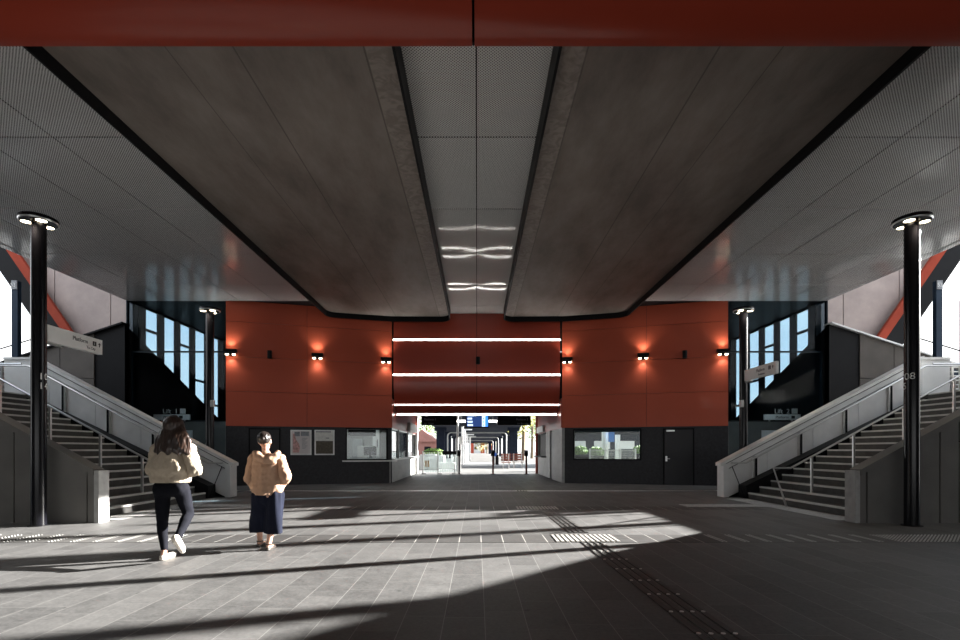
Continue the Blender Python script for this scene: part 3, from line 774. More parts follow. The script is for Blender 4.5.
bench(501.3, 511, 37, 'timber bench with a red backrest, left of the two beyond the gates', True)
bench(512, 524, 38.5, 'timber bench with a red backrest, right of the two beyond the gates', True)
for i, (px, w_, h_, dd) in enumerate(((434, 1.6, .9, 40), (444, 1.4, .62, 44), (440, 2.2, .42, 36), (428, 1.3, 1.0, 34))):
    c = P(px, 0, dd)
    e = thing('concrete_seat', ('tall white planter wall under the small shrubs', 'white block seat near the portal hoops', 'low long white seat behind the clear fence', 'white wall end with a brown vent behind the fence')[i], 'seat', (c.x, dd, 0))
    MB().box(c.x-w_/2, c.x+w_/2, dd, dd+.6, 0, h_).build('block', M['white'], e, bevel=.02)
    MB().box(c.x-w_/2+.1, c.x+w_/2-.1, dd+.05, dd+.55, h_, h_+.05).build('seat_top', M['white'] if i != 1 else M['black'], e)
    if i == 3: MB().box(c.x-.25, c.x+.1, dd-.01, dd+.02, .2, .65).build('vent', M['wood_tan'], e)

def leaves(mb, c, r, n, size, sq=(1,1,1), seed=1):
    rnd = random.Random(seed)
    for _ in range(n):
        v = Vector((rnd.gauss(0,1), rnd.gauss(0,1), rnd.gauss(0,1))).normalized()*(rnd.random()**.4)
        p = Vector(c)+Vector((v.x*r*sq[0], v.y*r*sq[1], v.z*r*sq[2]))
        a = Vector((rnd.gauss(0,1), rnd.gauss(0,1), rnd.gauss(0,1))).normalized(); b = a.orthogonal().normalized(); n_ = a.cross(b)
        s_ = size*(.6+.8*rnd.random())
        pts = [p-a*s_, p+b*s_*.45+n_*s_*.1, p+a*s_, p-b*s_*.45+n_*s_*.1]
        vs = [mb.bm.verts.new(q) for q in pts]
        mb.bm.faces.new((vs[0], vs[1], vs[2])); mb.bm.faces.new((vs[0], vs[2], vs[3]))
    return mb
def tree(px, dd, h, cr, label, m_, seed):
    x = P(px, 0, dd).x
    e = thing('tree', label, 'tree', (x, dd, 0), 'trees beyond the passage')
    MB().tube([(x, dd, 0), (x+.1, dd, h*.35), (x-.15, dd, h*.75), (x, dd, h*.95)], [.28, .22, .14, .05], 10).build('trunk', M['bark'], e, smooth=True)
    mb = MB(); rnd = random.Random(seed)
    for k in range(9): leaves(mb, (x+rnd.uniform(-cr, cr)*.7, dd+rnd.uniform(-cr, cr)*.7, h*(.35+.62*k/9)), cr*.55, 260, .2, seed=seed*20+k)
    mb.build('crown', M[m_], e, fix=False)
tree(523, 64, 11, 2.2, 'sunlit pale tree beyond the right bench', 'leaf_pale', 3)
tree(532, 80, 12, 3, 'tall tree behind the pale tree at the right', 'leaf', 5)
tree(487, 190, 9, 5, 'yellow green tree at the far end of the viaduct', 'leaf_pale', 8)
tree(427, 120, 10, 4, 'green tree behind the pink roofed house', 'leaf', 9)
c = P(434, 0, 41.0); e = thing('planter', 'green shrubs growing behind the white planter wall', 'planter', (c.x, 41, 0))
MB().box(c.x-.9, c.x+.9, 40.7, 41.4, 0, .9).build('box', M['white'], e); mb = MB(); leaves(mb, (c.x, 41, 1.15), .8, 500, .1, (1.1, .4, .45), 31); mb.build('foliage', M['leaf'], e, fix=False)
e = thing('house', 'small house with a pink roof seen left through the passage', 'house', (-9, 95, 0))
MB().box(-12.5, -7.6, 93, 100, 0, 2.9).build('wall', M['roof_pink'], e); MB().prism([(-13, 2.9), (-7.2, 2.9), (-10.2, 5.2)], 'y', 92.5, 100.5).build('roof', M['roof_pink'], e); MB().box(-9.8, -8.6, 92.97, 93.02, 1, 2).build('window', M['black'], e)
e = thing('far_building', 'red and white building at the far end of the viaduct', 'building', (0, 215, 0))
MB().box(-9, 9, 215, 222, 0, 9).build('wall', M['white'], e)
for x in (-3.0, 1.6, 5): MB().box(x, x+1.6, 214.8, 215, 0, 6).build('pilaster', M['red'], e)
for z in (1.6, 4.0):
    for x in (-1.1, 3.6): MB().box(x, x+1.2, 214.9, 215.1, z, z+1.2).build('window', M['black'], e)

# garden seen through the right office window
def planter_row(i, px, dd, z, label):
    c = P(px, 450, dd)
    e = thing('planter', label, 'planter', (c.x, dd, 0), 'planters behind the office window')
    MB().box(c.x-.5, c.x+.5, dd-.25, dd+.25, 0, z).build('box', M['black'], e, bevel=.02)
    mb = MB(); leaves(mb, (c.x, dd, z+.24), .6, 420, .1, (.85, .45, .55), 60+i); mb.build('foliage', M['leaf'], e, fix=False)
planter_row(0, 580, 32, 1.05, 'dark planter with bright leaves, leftmost through the office window')
planter_row(1, 597, 32.3, 1.0, 'dark planter with leaves, middle one through the office window')
planter_row(2, 640, 36, 1.1, 'dark planter with leaves, behind the wire fence')
e = thing('wire_fence', 'pale wire panel fence seen at the right of the office window', 'fence', (8.2, 31.2, 0))
for k in range(4):
    x = 7.05+k*.95
    MB().box(x-.04, x+.04, 31.18, 31.26, 0, 1.45).build('post', M['coping'], e)
    if k < 3:
        mb = MB().box(x, x+.95, 31.2, 31.24, 1.32, 1.38).box(x, x+.95, 31.2, 31.24, .3, .36)
        for q in range(12): mb.box(x+.08*q, x+.08*q+.02, 31.21, 31.23, .3, 1.35)
        for q in range(8): mb.box(x, x+.95, 31.21, 31.23, .4+.12*q, .415+.12*q)
        mb.build('mesh_panel', M['mesh_grey'], e)
for i, (px, w_, z0, z1, dd, m_, lab) in enumerate(((605, .35, 0, 3.2, 33.5, 'coping', 'pale post left of the blue banner behind the window'), (618, .3, 0, 2.4, 34, 'coping', 'slim white post behind the wire fence'))):
    c = P(px, 0, dd); e = thing('garden_post', lab, 'post', (c.x, dd, 0)); MB().box(c.x-w_/2, c.x+w_/2, dd, dd+.2, z0, z1).build('shaft', M[m_], e); MB().box(c.x-w_/2-.08, c.x+w_/2+.08, dd-.08, dd+.28, 0, .08).build('base_plate', M[m_], e)
c = P(611, 0, 33.4); e = thing('banner', 'blue banner on a post seen through the office window', 'banner', (c.x, 33.4, 0))
MB().box(c.x-.2, c.x+.2, 33.28, 33.3, 1.9, 2.9).build('cloth', plain('banner_blue', (.03, .16, .5), .6), e); MB().cyl(c.x-.22, 33.32, 0, 3, .025, 8).build('post', M['steel'], e)
e = thing('garden_shed', 'low dark building with pale windows behind the office window', 'building', (9, 40, 0))
MB().box(7.2, 16, 41, 46, 0, 2.7).build('wall', M['viaduct'], e); MB().box(6.9, 16.3, 40.4, 46.3, 2.7, 3.2).build('roof', M['black'], e)
for k in range(4): MB().box(7.6+k*2.0, 8.9+k*2.0, 40.97, 41.05, 1.45, 2.1).build('window', M['white'], e)
tree(622, 50, 7, 2.2, 'dark green tree behind the low dark building', 'leaf', 12)

# ------------------------------------------------------------------ voids with side windows, lift, glass screen
for s, nm in ((-1, 'left'), (1, 'right')):
    L_ = nm
    wy = [(18.95, 19.53), (19.9, 20.69), (21.08, 21.85), (22.22, 23.0), (23.4, 24.26), (24.75, 25.55)]
    mb = MB(); a = 18.86
    for y0, y1 in wy: mb.box(s*13.2, s*13.24, a, y0, 0, 7.0); a = y1
    mb.box(s*13.2, s*13.24, a, 26.2, 0, 7.0).box(s*13.2, s*13.24, 18.86, 26.2, 0, 2.4).box(s*13.2, s*13.24, 18.86, 26.2, 6.97, 7.3)
    struct(mb.build('wall_'+nm, M['navy']), 'navy side wall of tall windows beyond the %s staircase' % nm, 'wall')
    for i, (y0, y1) in enumerate(wy):
        f = MB().box(s*13.19, s*13.24, y0, y0+.03, 2.4, 6.97).box(s*13.19, s*13.24, y1-.03, y1, 2.4, 6.97)
        zt = {1: [6.15], 3: [6.05], 4: [4.64], 5: [3.6]}.get(i, [])
        for z in zt: f.box(s*13.17, s*13.24, y0, y1, z-.05, z+.05)
        w = struct(f.build('window_%d' % ((7 if s < 0 else 13)+i), M['navy']), '%s tall side window, %s from the front' % (nm, ('first', 'second', 'third', 'fourth', 'fifth', 'sixth')[i]), 'window')
        MB().box(s*13.215, s*13.221, y0, y1, 2.4, 6.97).build('pane', M['glass_sky'], w)
    struct(MB().box(s*9.3, s*13.4, 26, 26.2, 0, 7.2).build('wall_void_'+nm, M['navy']), 'dark navy end wall of the %s lift lobby' % nm, 'wall')
    # sloping dark parapet behind the stairs
    struct(MB().prism([(18.5, 0), (27, 0), (26.9, 2.15), (18.5, 6.0)], 'x', s*13.0, s*13.15).build('wall_parapet_'+nm, M['black']), 'black sloping parapet below the %s side windows' % nm, 'wall')
    struct(MB().prism([(s*13.0, 0), (s*14.1, 0), (s*14.1, 5.66), (s*13.0, 6.0)], 'y', 18.45, 18.7).build('wall_block_'+nm, M['black']), 'black end panel of the upper parapet, %s side' % nm, 'wall')
    mb = MB()
    for a_, b_ in ((14.1, 15.35), (15.36, 16.6), (16.61, 18.6)):
        za, zb = 5.66-(a_-14.1)*.33, 5.66-(b_-14.1)*.33
        mb.prism([(s*a_, 0), (s*(b_-.012), 0), (s*(b_-.012), 3.99), (s*a_, 3.99)], 'y', 18.40, 18.7)
        mb.prism([(s*a_, 4.01), (s*(b_-.012), 4.01), (s*(b_-.012), zb), (s*a_, za)], 'y', 18.40, 18.7)
    struct(mb.build('wall_upper_'+nm, M['parapet']), 'grey panelled parapet with sloping top behind the %s staircase' % nm, 'wall')
    struct(MB().prism([(s*13.0, 6.0), (s*18.6, 4.17), (s*18.6, 4.23), (s*13.0, 6.06)], 'y', 18.30, 18.74).build('trim_coping_'+nm, M['white'] if s > 0 else M['black']), 'thin sloping coping on the grey parapet, %s side' % nm, 'coping')  # right coping white, left black: the brightness difference is put into the colour
    mb = MB()
    for a_, b_ in ((13.22, 14.05), (14.08, 16.2)): mb.box(s*a_, s*b_, 19.2, 19.5, 3, 11)
    tp, bt = P(7, 240, 19.2), P(7+(330-240)/1.46, 330, 19.2); sl = (abs(tp.x)-abs(bt.x))/(tp.z-bt.z)
    xa = lambda z: abs(bt.x)+(z-bt.z)*sl
    z0_ = bt.z+(16.23-abs(bt.x))/sl
    mb.prism([(s*16.23, z0_), (s*xa(11), 11), (s*16.23, 11)], 'y', 19.2, 19.5)
    struct(mb.build('wall_concrete_'+nm, M['conc_wall']), 'pinkish precast concrete wall above the %s parapet' % nm, 'wall')
    struct(MB().box(s*18.9, s*31, 18.7, 19.6, 0, 7.2).build('wall_outer_'+nm, M['conc_wall']), 'unseen wall of an added sun-blocking pair, %s side' % nm, 'wall')  # added out of view to block the sun; the left one only mirrors it
    # glass screen
    f = MB().box(s*13.0, s*9.5, 18.82, 18.88, 5.03, 5.09).box(s*13.06, s*12.94, 18.80, 18.9, 0, 5.05)
    w = struct(f.build('window_%d' % (19 if s < 0 else 20), M['navy']), 'clear glass screen with one transom before the %s lift lobby' % nm, 'window')
    MB().box(s*12.95, s*9.5, 18.845, 18.855, 0, 6.95).build('pane', M['glass_screen'], w)
    # lift
    e = thing('lift', 'grey lift front wall behind the %s staircase balustrade' % nm, 'lift', (s*11.2, 20, 0))
    MB().box(s*12.95, s*9.75, 20.05, 20.25, 0, 2.5).build('panel', M['cheek_panel'], e)
    MB().box(s*11.4, s*12.0, 20.02, 20.05, 0, 2.15).build('door', M['panel_steel'], e)
    MB().box(s*12.02, s*12.6, 20.02, 20.05, 0, 2.15).build('door', M['panel_steel'], e)
    MB().box(s*11.0, s*11.12, 20.02, 20.05, 1.0, 1.25).build('call_button', M['steel'], e)
    MB().box(s*12.95, s*9.75, 20.05, 20.4, 2.5, 2.56).build('cap', M['black'], e)
    # lift sign
    z0 = 2.56
    e = thing('lift_sign', 'lift sign with white letters over a grey bar, %s lift lobby' % nm, 'sign', (s*12.1, 19.95, z0))
    MB().box(s*12.9, s*11.45, 19.93, 20.0, z0, z0+.22).build('bar', M['white'], e, bevel=.008)
    for k in (11.7, 12.6): MB().box(s*k-.02, s*k+.02, 19.98, 20.1, z0-.05, z0+.2).build('bracket', M['steel'], e)
    cx = s*12.2
    text('lettering', 'Lift  1' if s < 0 else 'Lift  2', .26, (cx-.34, 19.94, z0+.26), (1,0,0), (0,0,1), M['lett_white'], e)
    MB().box(cx+.36, cx+.58, 19.93, 19.96, z0+.25, z0+.45).build('pictogram', M['lett_white'], e)
    text('lettering', 'Platform', .15, (cx-.3, 19.925, z0+.06), (1,0,0), (0,0,1), M['lett_black'], e)
    MB().box(cx+.33, cx+.47, 19.922, 19.93, z0+.05, z0+.17).build('number_square', M['lett_black'], e)

# ------------------------------------------------------------------ staircases
RIS, TRD, NST = .172, .315, 17
X0S, YN, YF = 7.6, 9.5, 14.0
SL = RIS/TRD
LX0 = X0S+(NST-1)*TRD; LZ = NST*RIS; LX1 = 14.25
def staircase(s, nm, plat):
    e = thing('staircase', 'bluestone staircase rising to the %s, by the %s sign' % (nm, plat), 'staircase', (s*X0S, 11.7, 0))
    def step(x, z, th, run):
        st_ = MB().box(s*x, s*(x+run+.02), YN, YF, max(0, z-th), z-.004).build('step', M['tread'], e)
        MB().box(s*(x-.012), s*(x+.05), YN+.01, YF-.01, z-.042, z).build('nosing', M['nosing'], st_)
    for i in range(NST-1): step(X0S+i*TRD, (i+1)*RIS, RIS*1.6, TRD)
    MB().box(s*LX0, s*LX1, YN, 14.9, LZ-.3, LZ).build('landing', M['tread'], e)
    MB().box(s*(LX0-.012), s*(LX0+.05), YN+.01, YF-.01, LZ-.03, LZ+.002).build('nosing', M['nosing'], e)
    for i in range(6): step(LX1+i*TRD, LZ+(i+1)*RIS, RIS*1.6, TRD)
    # dark soffit under the flights
    MB().prism([(s*(X0S+.3), 0), (s*LX0, LZ-.32), (s*LX1, LZ-.32), (s*LX1, 0)], 'y', YN+.02, 14.4).build('understair_wall', M['black'], e)
    MB().prism([(s*LX1, 0), (s*LX1, LZ-.3), (s*(LX1+6*TRD), LZ+6*RIS-.3), (s*(LX1+6*TRD), 0)], 'y', YN+.02, 14.4).build('understair_wall', M['black'], e)
    # near cheek wall of framed panels with coping, lengthened out of view to block sun
    z_at = lambda x: .95+(x-7.03)*SL if x < 10.6 else .95+(10.6-7.03)*SL+(x-10.6)*.50
    xs = [7.1, 7.26, 8.62, 8.98, 10.6, 12.3, 14.25, 16.5, 19, 24]
    mb = MB()
    for a, b in zip(xs[:-1], xs[1:]):
        zs = 1.52
        za, zb = z_at(a), z_at(b)
        g = .012
        if a >= 8.9 and zb > zs+.1 and za > zs+.05:
            mb.prism([(s*(a+g), 0), (s*(b-g), 0), (s*(b-g), zs-g), (s*(a+g), zs-g)], 'y', 9.31, 9.47)
            mb.prism([(s*(a+g), zs+g), (s*(b-g), zs+g), (s*(b-g), zb-.1), (s*(a+g), za-.1)], 'y', 9.31, 9.47)
        else:
            mb.prism([(s*(a+g), 0), (s*(b-g), 0), (s*(b-g), zb-.1), (s*(a+g), za-.1)], 'y', 9.31, 9.47)
    ck = mb.build('cheek_wall', M['cheek_panel'], e)
    mb = MB()
    for a, b in zip(xs[:-1], xs[1:]):
        za, zb = z_at(a), z_at(b)
        mb.prism([(s*a, max(za-1.2, 0)), (s*b, max(zb-1.2, 0)), (s*b, zb-.09), (s*a, za-.09)], 'y', 9.37, 9.5)
    mb.build('cheek_core', M['black'], e)
    mb = MB()
    for a, b in ((7.125, 10.6), (10.6, 24)):
        mb.prism([(s*a, z_at(a)-.11), (s*b, z_at(b-1e-6)-.11), (s*b, z_at(b-1e-6)), (s*a, z_at(a))], 'y', 9.27, 9.56)
    mb.build('coping', M['cheek_panel'], e)
    MB().box(s*7.03, s*7.12, 9.29, 9.56, 0, .975).build('end_post', M['post_conc'], e, bevel=.006)
    return e
for s, nm in ((-1, 'left'), (1, 'right')):
    struct(MB().box(s*(LX1+6*TRD+.01), s*26, 9.6, 14.4, 0, LZ+6*RIS).build('platform_'+nm, M['conc_panel']), 'concrete platform deck at the head of the %s staircase' % nm, 'platform')
staircase(-1, 'left', 'Platform 1')
staircase(1, 'right', 'Platform 2')

def bal_z(x): return .98+(x-7.05)*SL*.965
def balustrade(s, nm):
    e = thing('balustrade', 'satin metal panel balustrade on the far side of the %s staircase' % nm, 'balustrade', (s*7.05, 14.6, 0))
    xe = LX0+.25
    # panels
    xs = [7.25, 8.4, 9.72, 11.04, 12.36, xe]
    for a, b in zip(xs[:-1], xs[1:]):
        za, zb = bal_z(a), bal_z(b)
        lo = lambda x, z: max(0.0, z-1.14)
        MB().prism([(s*(a+.008), lo(a, za)), (s*(b-.008), lo(b, zb)), (s*(b-.008), zb-.3), (s*(a+.008), za-.3)], 'y', 14.46, 14.52).build('panel', M['panel_steel'], e)
    MB().prism([(s*7.2, 0), (s*8.0, 0), (s*xe, bal_z(xe)-1.25), (s*xe, bal_z(xe)-.06), (s*7.2, bal_z(7.2)-.06)], 'y', 14.53, 14.62).build('core', M['black'], e)
    # upper band, coping and rail
    MB().prism([(s*7.1, bal_z(7.1)-.28), (s*xe, bal_z(xe)-.28), (s*xe, bal_z(xe)-.125), (s*7.1, bal_z(7.1)-.125)], 'y', 14.50, 14.64).build('upper_band', M['panel_steel'], e)
    MB().prism([(s*7.03, bal_z(7.03)-.07), (s*xe, bal_z(xe)-.07), (s*xe, bal_z(xe)+.02), (s*7.03, bal_z(7.03)+.02)], 'y', 14.40, 14.74).build('coping', M['coping'], e)
    mb = MB(); pr = [(s*7.3, 14.34, bal_z(7.3)-.26+.14), (s*7.72, 14.34, bal_z(7.3)-.26+.14), (s*xe, 14.34, bal_z(xe)-.28), (s*(xe+1.25), 14.34, bal_z(xe)-.28)]
    mb.tube(pr, .025, 10); hr = mb.build('handrail', M['steel'], e, smooth=True)
    for x in (8.0, 9.3, 10.6, 11.9):
        z = bal_z(x)
        MB().box(s*(x-.035), s*(x+.005), 14.40, 14.46, z-1.12, z-.3).build('baluster', M['steel'], e)
        MB().box(s*(x+.045), s*(x+.085), 14.42, 14.46, z-1.12, z-.3).build('baluster', M['black'], e)
        MB().box(s*x, s*(x+.02), 14.34, 14.47, z-.33, z-.29).build('bracket', M['steel'], hr)
    # newel
    MB().box(s*7.08, s*7.24, 14.36, 14.74, 0, .96).build('newel', M['panel_steel'], e, bevel=.006)
    MB().tube([(s*7.3, 14.3, .88), (s*7.55, 14.1, .01)], .012, 8).build('stay', M['black'], e)
    # dark stringer above the treads
    MB().prism([(s*7.55, 0), (s*7.75, 0), (s*xe, bal_z(xe)-1.35), (s*xe, bal_z(xe)-1.1), (s*7.55, .36)], 'y', 14.02, 14.44).build('stringer', M['black'], e)
    # landing panel
    zt = LZ+1.22
    MB().box(s*(xe+.02), s*14.05, 14.86, 14.92, LZ, zt-.1).build('landing_panel', M['white'], e)
    MB().box(s*(xe+.02), s*14.05, 14.82, 14.96, zt-.1, zt-.03).build('landing_cap', M['coping'], e)
    return e
balustrade(-1, 'left'); balustrade(1, 'right')

def bar_rail(s, nm):
    e = thing('bar_railing', 'open steel bar railing beyond the landing panel of the %s staircase' % nm, 'railing', (s*15, 14.9, LZ))
    for k in range(3):
        x = 14.15+k*1.1
        MB().box(s*(x-.03), s*(x+.03), 14.87, 14.93, LZ-.2, LZ+1.05+max(0, (x-14.25))*SL).build('post', M['steel'], e)
    for k in range(7):
        z = LZ+.12+.13*k
        MB().tube([(s*14.1, 14.9, z), (s*17.5, 14.9, z)], .018, 8).build('bar', M['coping'], e)
    MB().tube([(s*13.3, 14.6, LZ+.95), (s*14.2, 14.6, LZ+.95)], .028, 8).build('handrail', M['steel'], e)
    MB().box(s*14.1, s*14.18, 14.56, 14.64, LZ, LZ+.95).build('rail_post', M['coping'], e)
bar_rail(-1, 'left'); bar_rail(1, 'right')

def mid_rail(s, nm):
    e = thing('stair_handrail', 'free-standing steel handrail up the middle of the %s staircase' % nm, 'handrail', (s*7.4, 12, 0))
    z_t = lambda x: max(0, math.floor((x-X0S)/TRD)+1)*RIS if x >= X0S else 0
    zr_ = lambda x: .93+(x-7.5)*SL
    MB().tube([(s*7.40, 11.95, 0), (s*7.08, 11.95, .93), (s*7.5, 11.95, .93), (s*LX0, 11.95, zr_(LX0)), (s*(LX0+.5), 11.95, zr_(LX0))], .024, 10).build('rail', M['steel'], e, smooth=True)
    for x in (8.0, 9.0, 10.2, 11.4, 12.4):
        MB().box(s*(x-.022), s*(x+.022), 11.925, 11.975, z_t(x), zr_(x)-.01).build('post', M['steel'], e, bevel=.004)
mid_rail(-1, 'left'); mid_rail(1, 'right')

# ------------------------------------------------------------------ struts, posts and rails seen at the outer edge
for s, nm in ((-1, 'left'), (1, 'right')):
    def sp(px, y, d): return P(px if s < 0 else 953-px, y, d)
    def strip(l, r, d0, d1):
        # raking member bounded by two parallel lines of slope 1.46 through (l, 282) and (r, 282) at depth d0
        ya, yb = 225, 349
        fn = lambda x, y: sp(x+(y-282)/1.46, y, d0)
        q = [fn(l, ya), fn(l, yb), fn(r, yb), fn(r, ya)]
        return MB().hexa(q, [p+Vector((0, d1-d0, 0)) for p in q])
    e = struct(strip(7.5, 28.3, 18.78, 19.12).build('beam_strut_'+nm, M['black']), 'black raking strut rising outwards, %s side' % nm, 'strut')
    strip(28, 37.5, 18.76, 18.9).build('facing', M['red_strut'], e)
    x = 14.8
    e = thing('steel_post', 'blue grey steel post with a number plate at its top, beyond the %s landing' % nm, 'post', (s*x, 16.1, 0))
    MB().box(s*(x-.1), s*(x+.1), 16.0, 16.14, 0, 6.78).build('shaft', M['blue_steel'], e, bevel=.01)
    MB().box(s*(x-.1), s*(x+.08), 15.97, 16.0, 6.50, 6.78).build('plate', M['poster_grey'], e)
    text('lettering', '53', .17, (s*x-.1, 15.965, 6.58), (1,0,0), (0,0,1), M['lett_white'], e)
    e = thing('edge_rail', 'thin dark sloping rail against the sky beyond the %s landing' % nm, 'rail', (s*15, 16.6, 4))
    p0, p1 = P(905 if s > 0 else 954-905, 334, 16.6), P(1010 if s > 0 else 954-1010, 366, 16.6)
    MB().tube([p0, p1], .022, 8).build('rail', M['black'], e)
    p0 = P(935 if s > 0 else 954-935, 361, 16.6); p1 = P(1010 if s > 0 else 954-1010, 391, 16.6)
    MB().hexa([p0, p0+Vector((0, .1, 0)), p0+Vector((0, .1, -.22)), p0+Vector((0, 0, -.22))], [p1, p1+Vector((0, .1, 0)), p1+Vector((0, .1, -.22)), p1+Vector((0, 0, -.22))]).build('lower_beam', M['blue_steel'], e)
# platform canopy posts beyond the right stairs (their shadows cross the floor)
for i, y in enumerate((16.75, 14.95, 11.45)):
    struct(MB().box(20.4, 20.6, y-.15, y+.15, 0 if y > 14.4 else LZ+6*RIS, 9.5).build('pillar_%d' % (i+1), M['blue_steel']), 'platform post beyond the right staircase', 'post')

# ------------------------------------------------------------------ light poles
def light_pole(x, y, label, num, s, ztop=5.46):
    e = thing('light_pole', label, 'light pole', (x, y, 0), 'black light poles with disc heads')
    MB().cyl(x, y, 0, ztop-.05, .115, 32).build('pole', M['black_gloss'], e, smooth=True)
    MB().cyl(x, y, 0, .012, .16, 32).build('base_plate', M['black'], e, smooth=True)
    ds = MB().lathe(x, y, [(.11, ztop-.02), (.275, ztop-.02), (.29, ztop), (.29, ztop+.05), (.275, ztop+.065), (.0, ztop+.075)], 48).build('disc_head', M['black_gloss'], e, smooth=True)
    MB().lathe(x, y, [(.268, ztop-.022), (.279, ztop-.028), (.291, ztop-.012), (.292, ztop-.002)], 48).build('rim', M['steel'], ds, smooth=True)
    MB().cyl(x, y, ztop-.1, ztop-.01, .075, 24).build('neck', M['wood_tan'], e)
    for k in range(3):
        a = math.radians(90+s*8 + 120*k)
        c = (x+.178*math.cos(a), y+.178*math.sin(a))
        MB().lathe(c[0], c[1], [(.082, ztop-.02), (.088, ztop-.036), (.082, ztop-.036)], 20).build('bezel', M['steel'], ds)
        MB().lathe(c[0], c[1], [(.082, ztop-.026), (.05, ztop-.036), (.0, ztop-.04)], 20).build('lens', M['lens'], ds)
    ld = bpy.data.lights.new('pole_light', 'SPOT'); ld.energy = 45; ld.color = (1., .83, .6); ld.spot_size = math.radians(130); ld.spot_blend = .8; ld.shadow_soft_size = .1
    lo = bpy.data.objects.new('pole_light', ld); COL.objects.link(lo); lo.parent = e; lo.location = (0, -.2, ztop-.1)
    if num:
        dx = .02 if s < 0 else -.10
        for k, tx in enumerate(num):
            # each digit stands proud of the round shaft on its inner side
            dirv = Vector((-x, -y, 0)).normalized(); rt = Vector((-dirv.y, dirv.x, 0))
            for j, ch in enumerate(tx):
                ang = (.30+.72*j) if s < 0 else (-.62-.35*(len(tx) == 1)+.72*j)
                q = (dirv*math.cos(ang) + rt*math.sin(ang)).normalized(); r2 = Vector((-q.y, q.x, 0))
                text('digit', ch, .17, Vector((x, y, 2.62-.17*k)) + q*.1165 - r2*.045, r2, (0,0,1), M['lett_white'], e, ext=.001)
    return e
light_pole(-7.87, 8.98, 'black light pole with disc head at the front left, carrying the Platform 1 sign', ('10', '14'), -1)
light_pole(7.81, 8.98, 'black light pole with disc head at the front right, lit along its right side', ('08', '5'), 1)
light_pole(-8.12, 15.2, 'black light pole with disc head standing before the left lift lobby', None, -1, 5.6)
light_pole(8.1, 15.2, 'black light pole with disc head carrying the Platform 2 sign', None, 1, 5.6)
for s in (-1, 1):
    x = s*8.1-(.14*s)
    e = tag(MB().box(x-.05, x+.05, 15.0, 15.1, 2.65, 2.86).build('pole_camera', M['steel'], bevel=.01), 'small grey box fixed on the %s lift lobby light pole' % ('left' if s < 0 else 'right'), 'junction box')

# platform signs
def plat_sign(s, x, y0, y1, z0, z1, label, t1, num, t2):
    e = thing('platform_sign', label, 'sign', (x, (y0+y1)/2, z0), 'platform signs on the light poles')
    MB().box(x-.05, x+.05, y0, y1, z0, z1).build('board', M['white'], e, bevel=.008)
    yp = y0 if s < 0 else y1
    for z in (z0-.03, z1-.06):
        MB().tube([(x, yp-.12*(1 if s < 0 else -1), z), (x, yp+.35*(1 if s < 0 else -1), z)], .022, 8).build('bracket', M['steel'], e)
    # readable face: left sign faces +x, right sign faces -x
    xd = (0, 1, 0) if s < 0 else (0, -1, 0); k = 1 if s < 0 else -1
    fx = x+k*.052
    ya = y0+.62*(y1-y0) if s < 0 else y1-.52*(y1-y0)
    h = z1-z0
    st_ = lambda u: (fx, (y0+u*(y1-y0)) if s < 0 else (y1-u*(y1-y0)), 0)
    text('lettering', t1, h*.36, Vector(st_(.42))+Vector((0, 0, z0+h*.50)), xd, (0,0,1), M['lett_black'], e)
    a, b = st_(.80)[1], st_(.87)[1]
    MB().box(fx, fx+k*.003, a, b, z0+h*.46, z0+h*.76).build('number_square', M['lett_black'], e)
    text('lettering', num, h*.26, Vector((fx+k*.004, st_(.815)[1], z0+h*.52)), xd, (0,0,1), M['lett_white'], e)
    text('lettering', t2, h*.24, Vector(st_(.68 if s < 0 else .48))+Vector((0, 0, z0+h*.18)), xd, (0,0,1), M['lett_black'], e)
    # arrow
    c = st_(.935)[1]; w = .05
    mb = MB()
    def ap(u, z): return (fx, c+u*(1 if s < 0 else -1), z0+h*z)
    def ap2(u, z): p = ap(u, z); return (p[0]+k*.003, p[1], p[2])
    for pts in ([(-.012, .46), (.012, .46), (.012, .66), (-.012, .66)], [(-.05, .60), (0, .74), (.05, .60), (.0, .66)]):
        mb.hexa([ap(*p) for p in pts], [ap2(*p) for p in pts])
    mb.build('arrow', M['lett_black'], e)
plat_sign(-1, -7.87, 9.11, 10.44, 3.345, 3.65, 'white sign reading Platform 1 To City, on the front left light pole', 'Platform', '1', 'To City')
plat_sign(1, 8.1, 13.5, 15.06, 3.43, 3.76, 'pale sign reading Platform 2 Frankston, on the right light pole by the lift lobby', 'Platform', '2', 'Frankston')

# ------------------------------------------------------------------ people
def capsules(mb, segs, dens=.35):
    for p0, r0, p1, r1 in segs:
        p0, p1 = Vector(p0), Vector(p1); L0 = (p1-p0).length
        n = max(1, int(L0/(min(r0, r1)*dens)))
        for i in range(n+1):
            t = i/n; mb.ball(p0.lerp(p1, t), r0+(r1-r0)*t, 2)
def fuse(mb, voxel=.012, smooth=4):
    me = bpy.data.meshes.new('f'); mb.bm.to_mesh(me); mb.bm.free()
    o = bpy.data.objects.new('f', me); COL.objects.link(o)
    r = o.modifiers.new('r', 'REMESH'); r.mode = 'VOXEL'; r.voxel_size = voxel
    sm = o.modifiers.new('s', 'SMOOTH'); sm.factor = .5; sm.iterations = smooth
    dg = bpy.context.evaluated_depsgraph_get()
    out = bpy.data.meshes.new_from_object(o.evaluated_get(dg))
    bpy.data.objects.remove(o); bpy.data.meshes.remove(me)
    return out
def folds(me, amp, f, stretch=(1,1,1), seed=0):
    me.update()
    ns = [v.normal.copy() for v in me.vertices]
    for v, n in zip(me.vertices, ns):
        q = Vector((v.co.x*stretch[0], v.co.y*stretch[1], v.co.z*stretch[2]))*f + Vector((seed, 0, 0))
        v.co += n*amp*noise.noise(q)
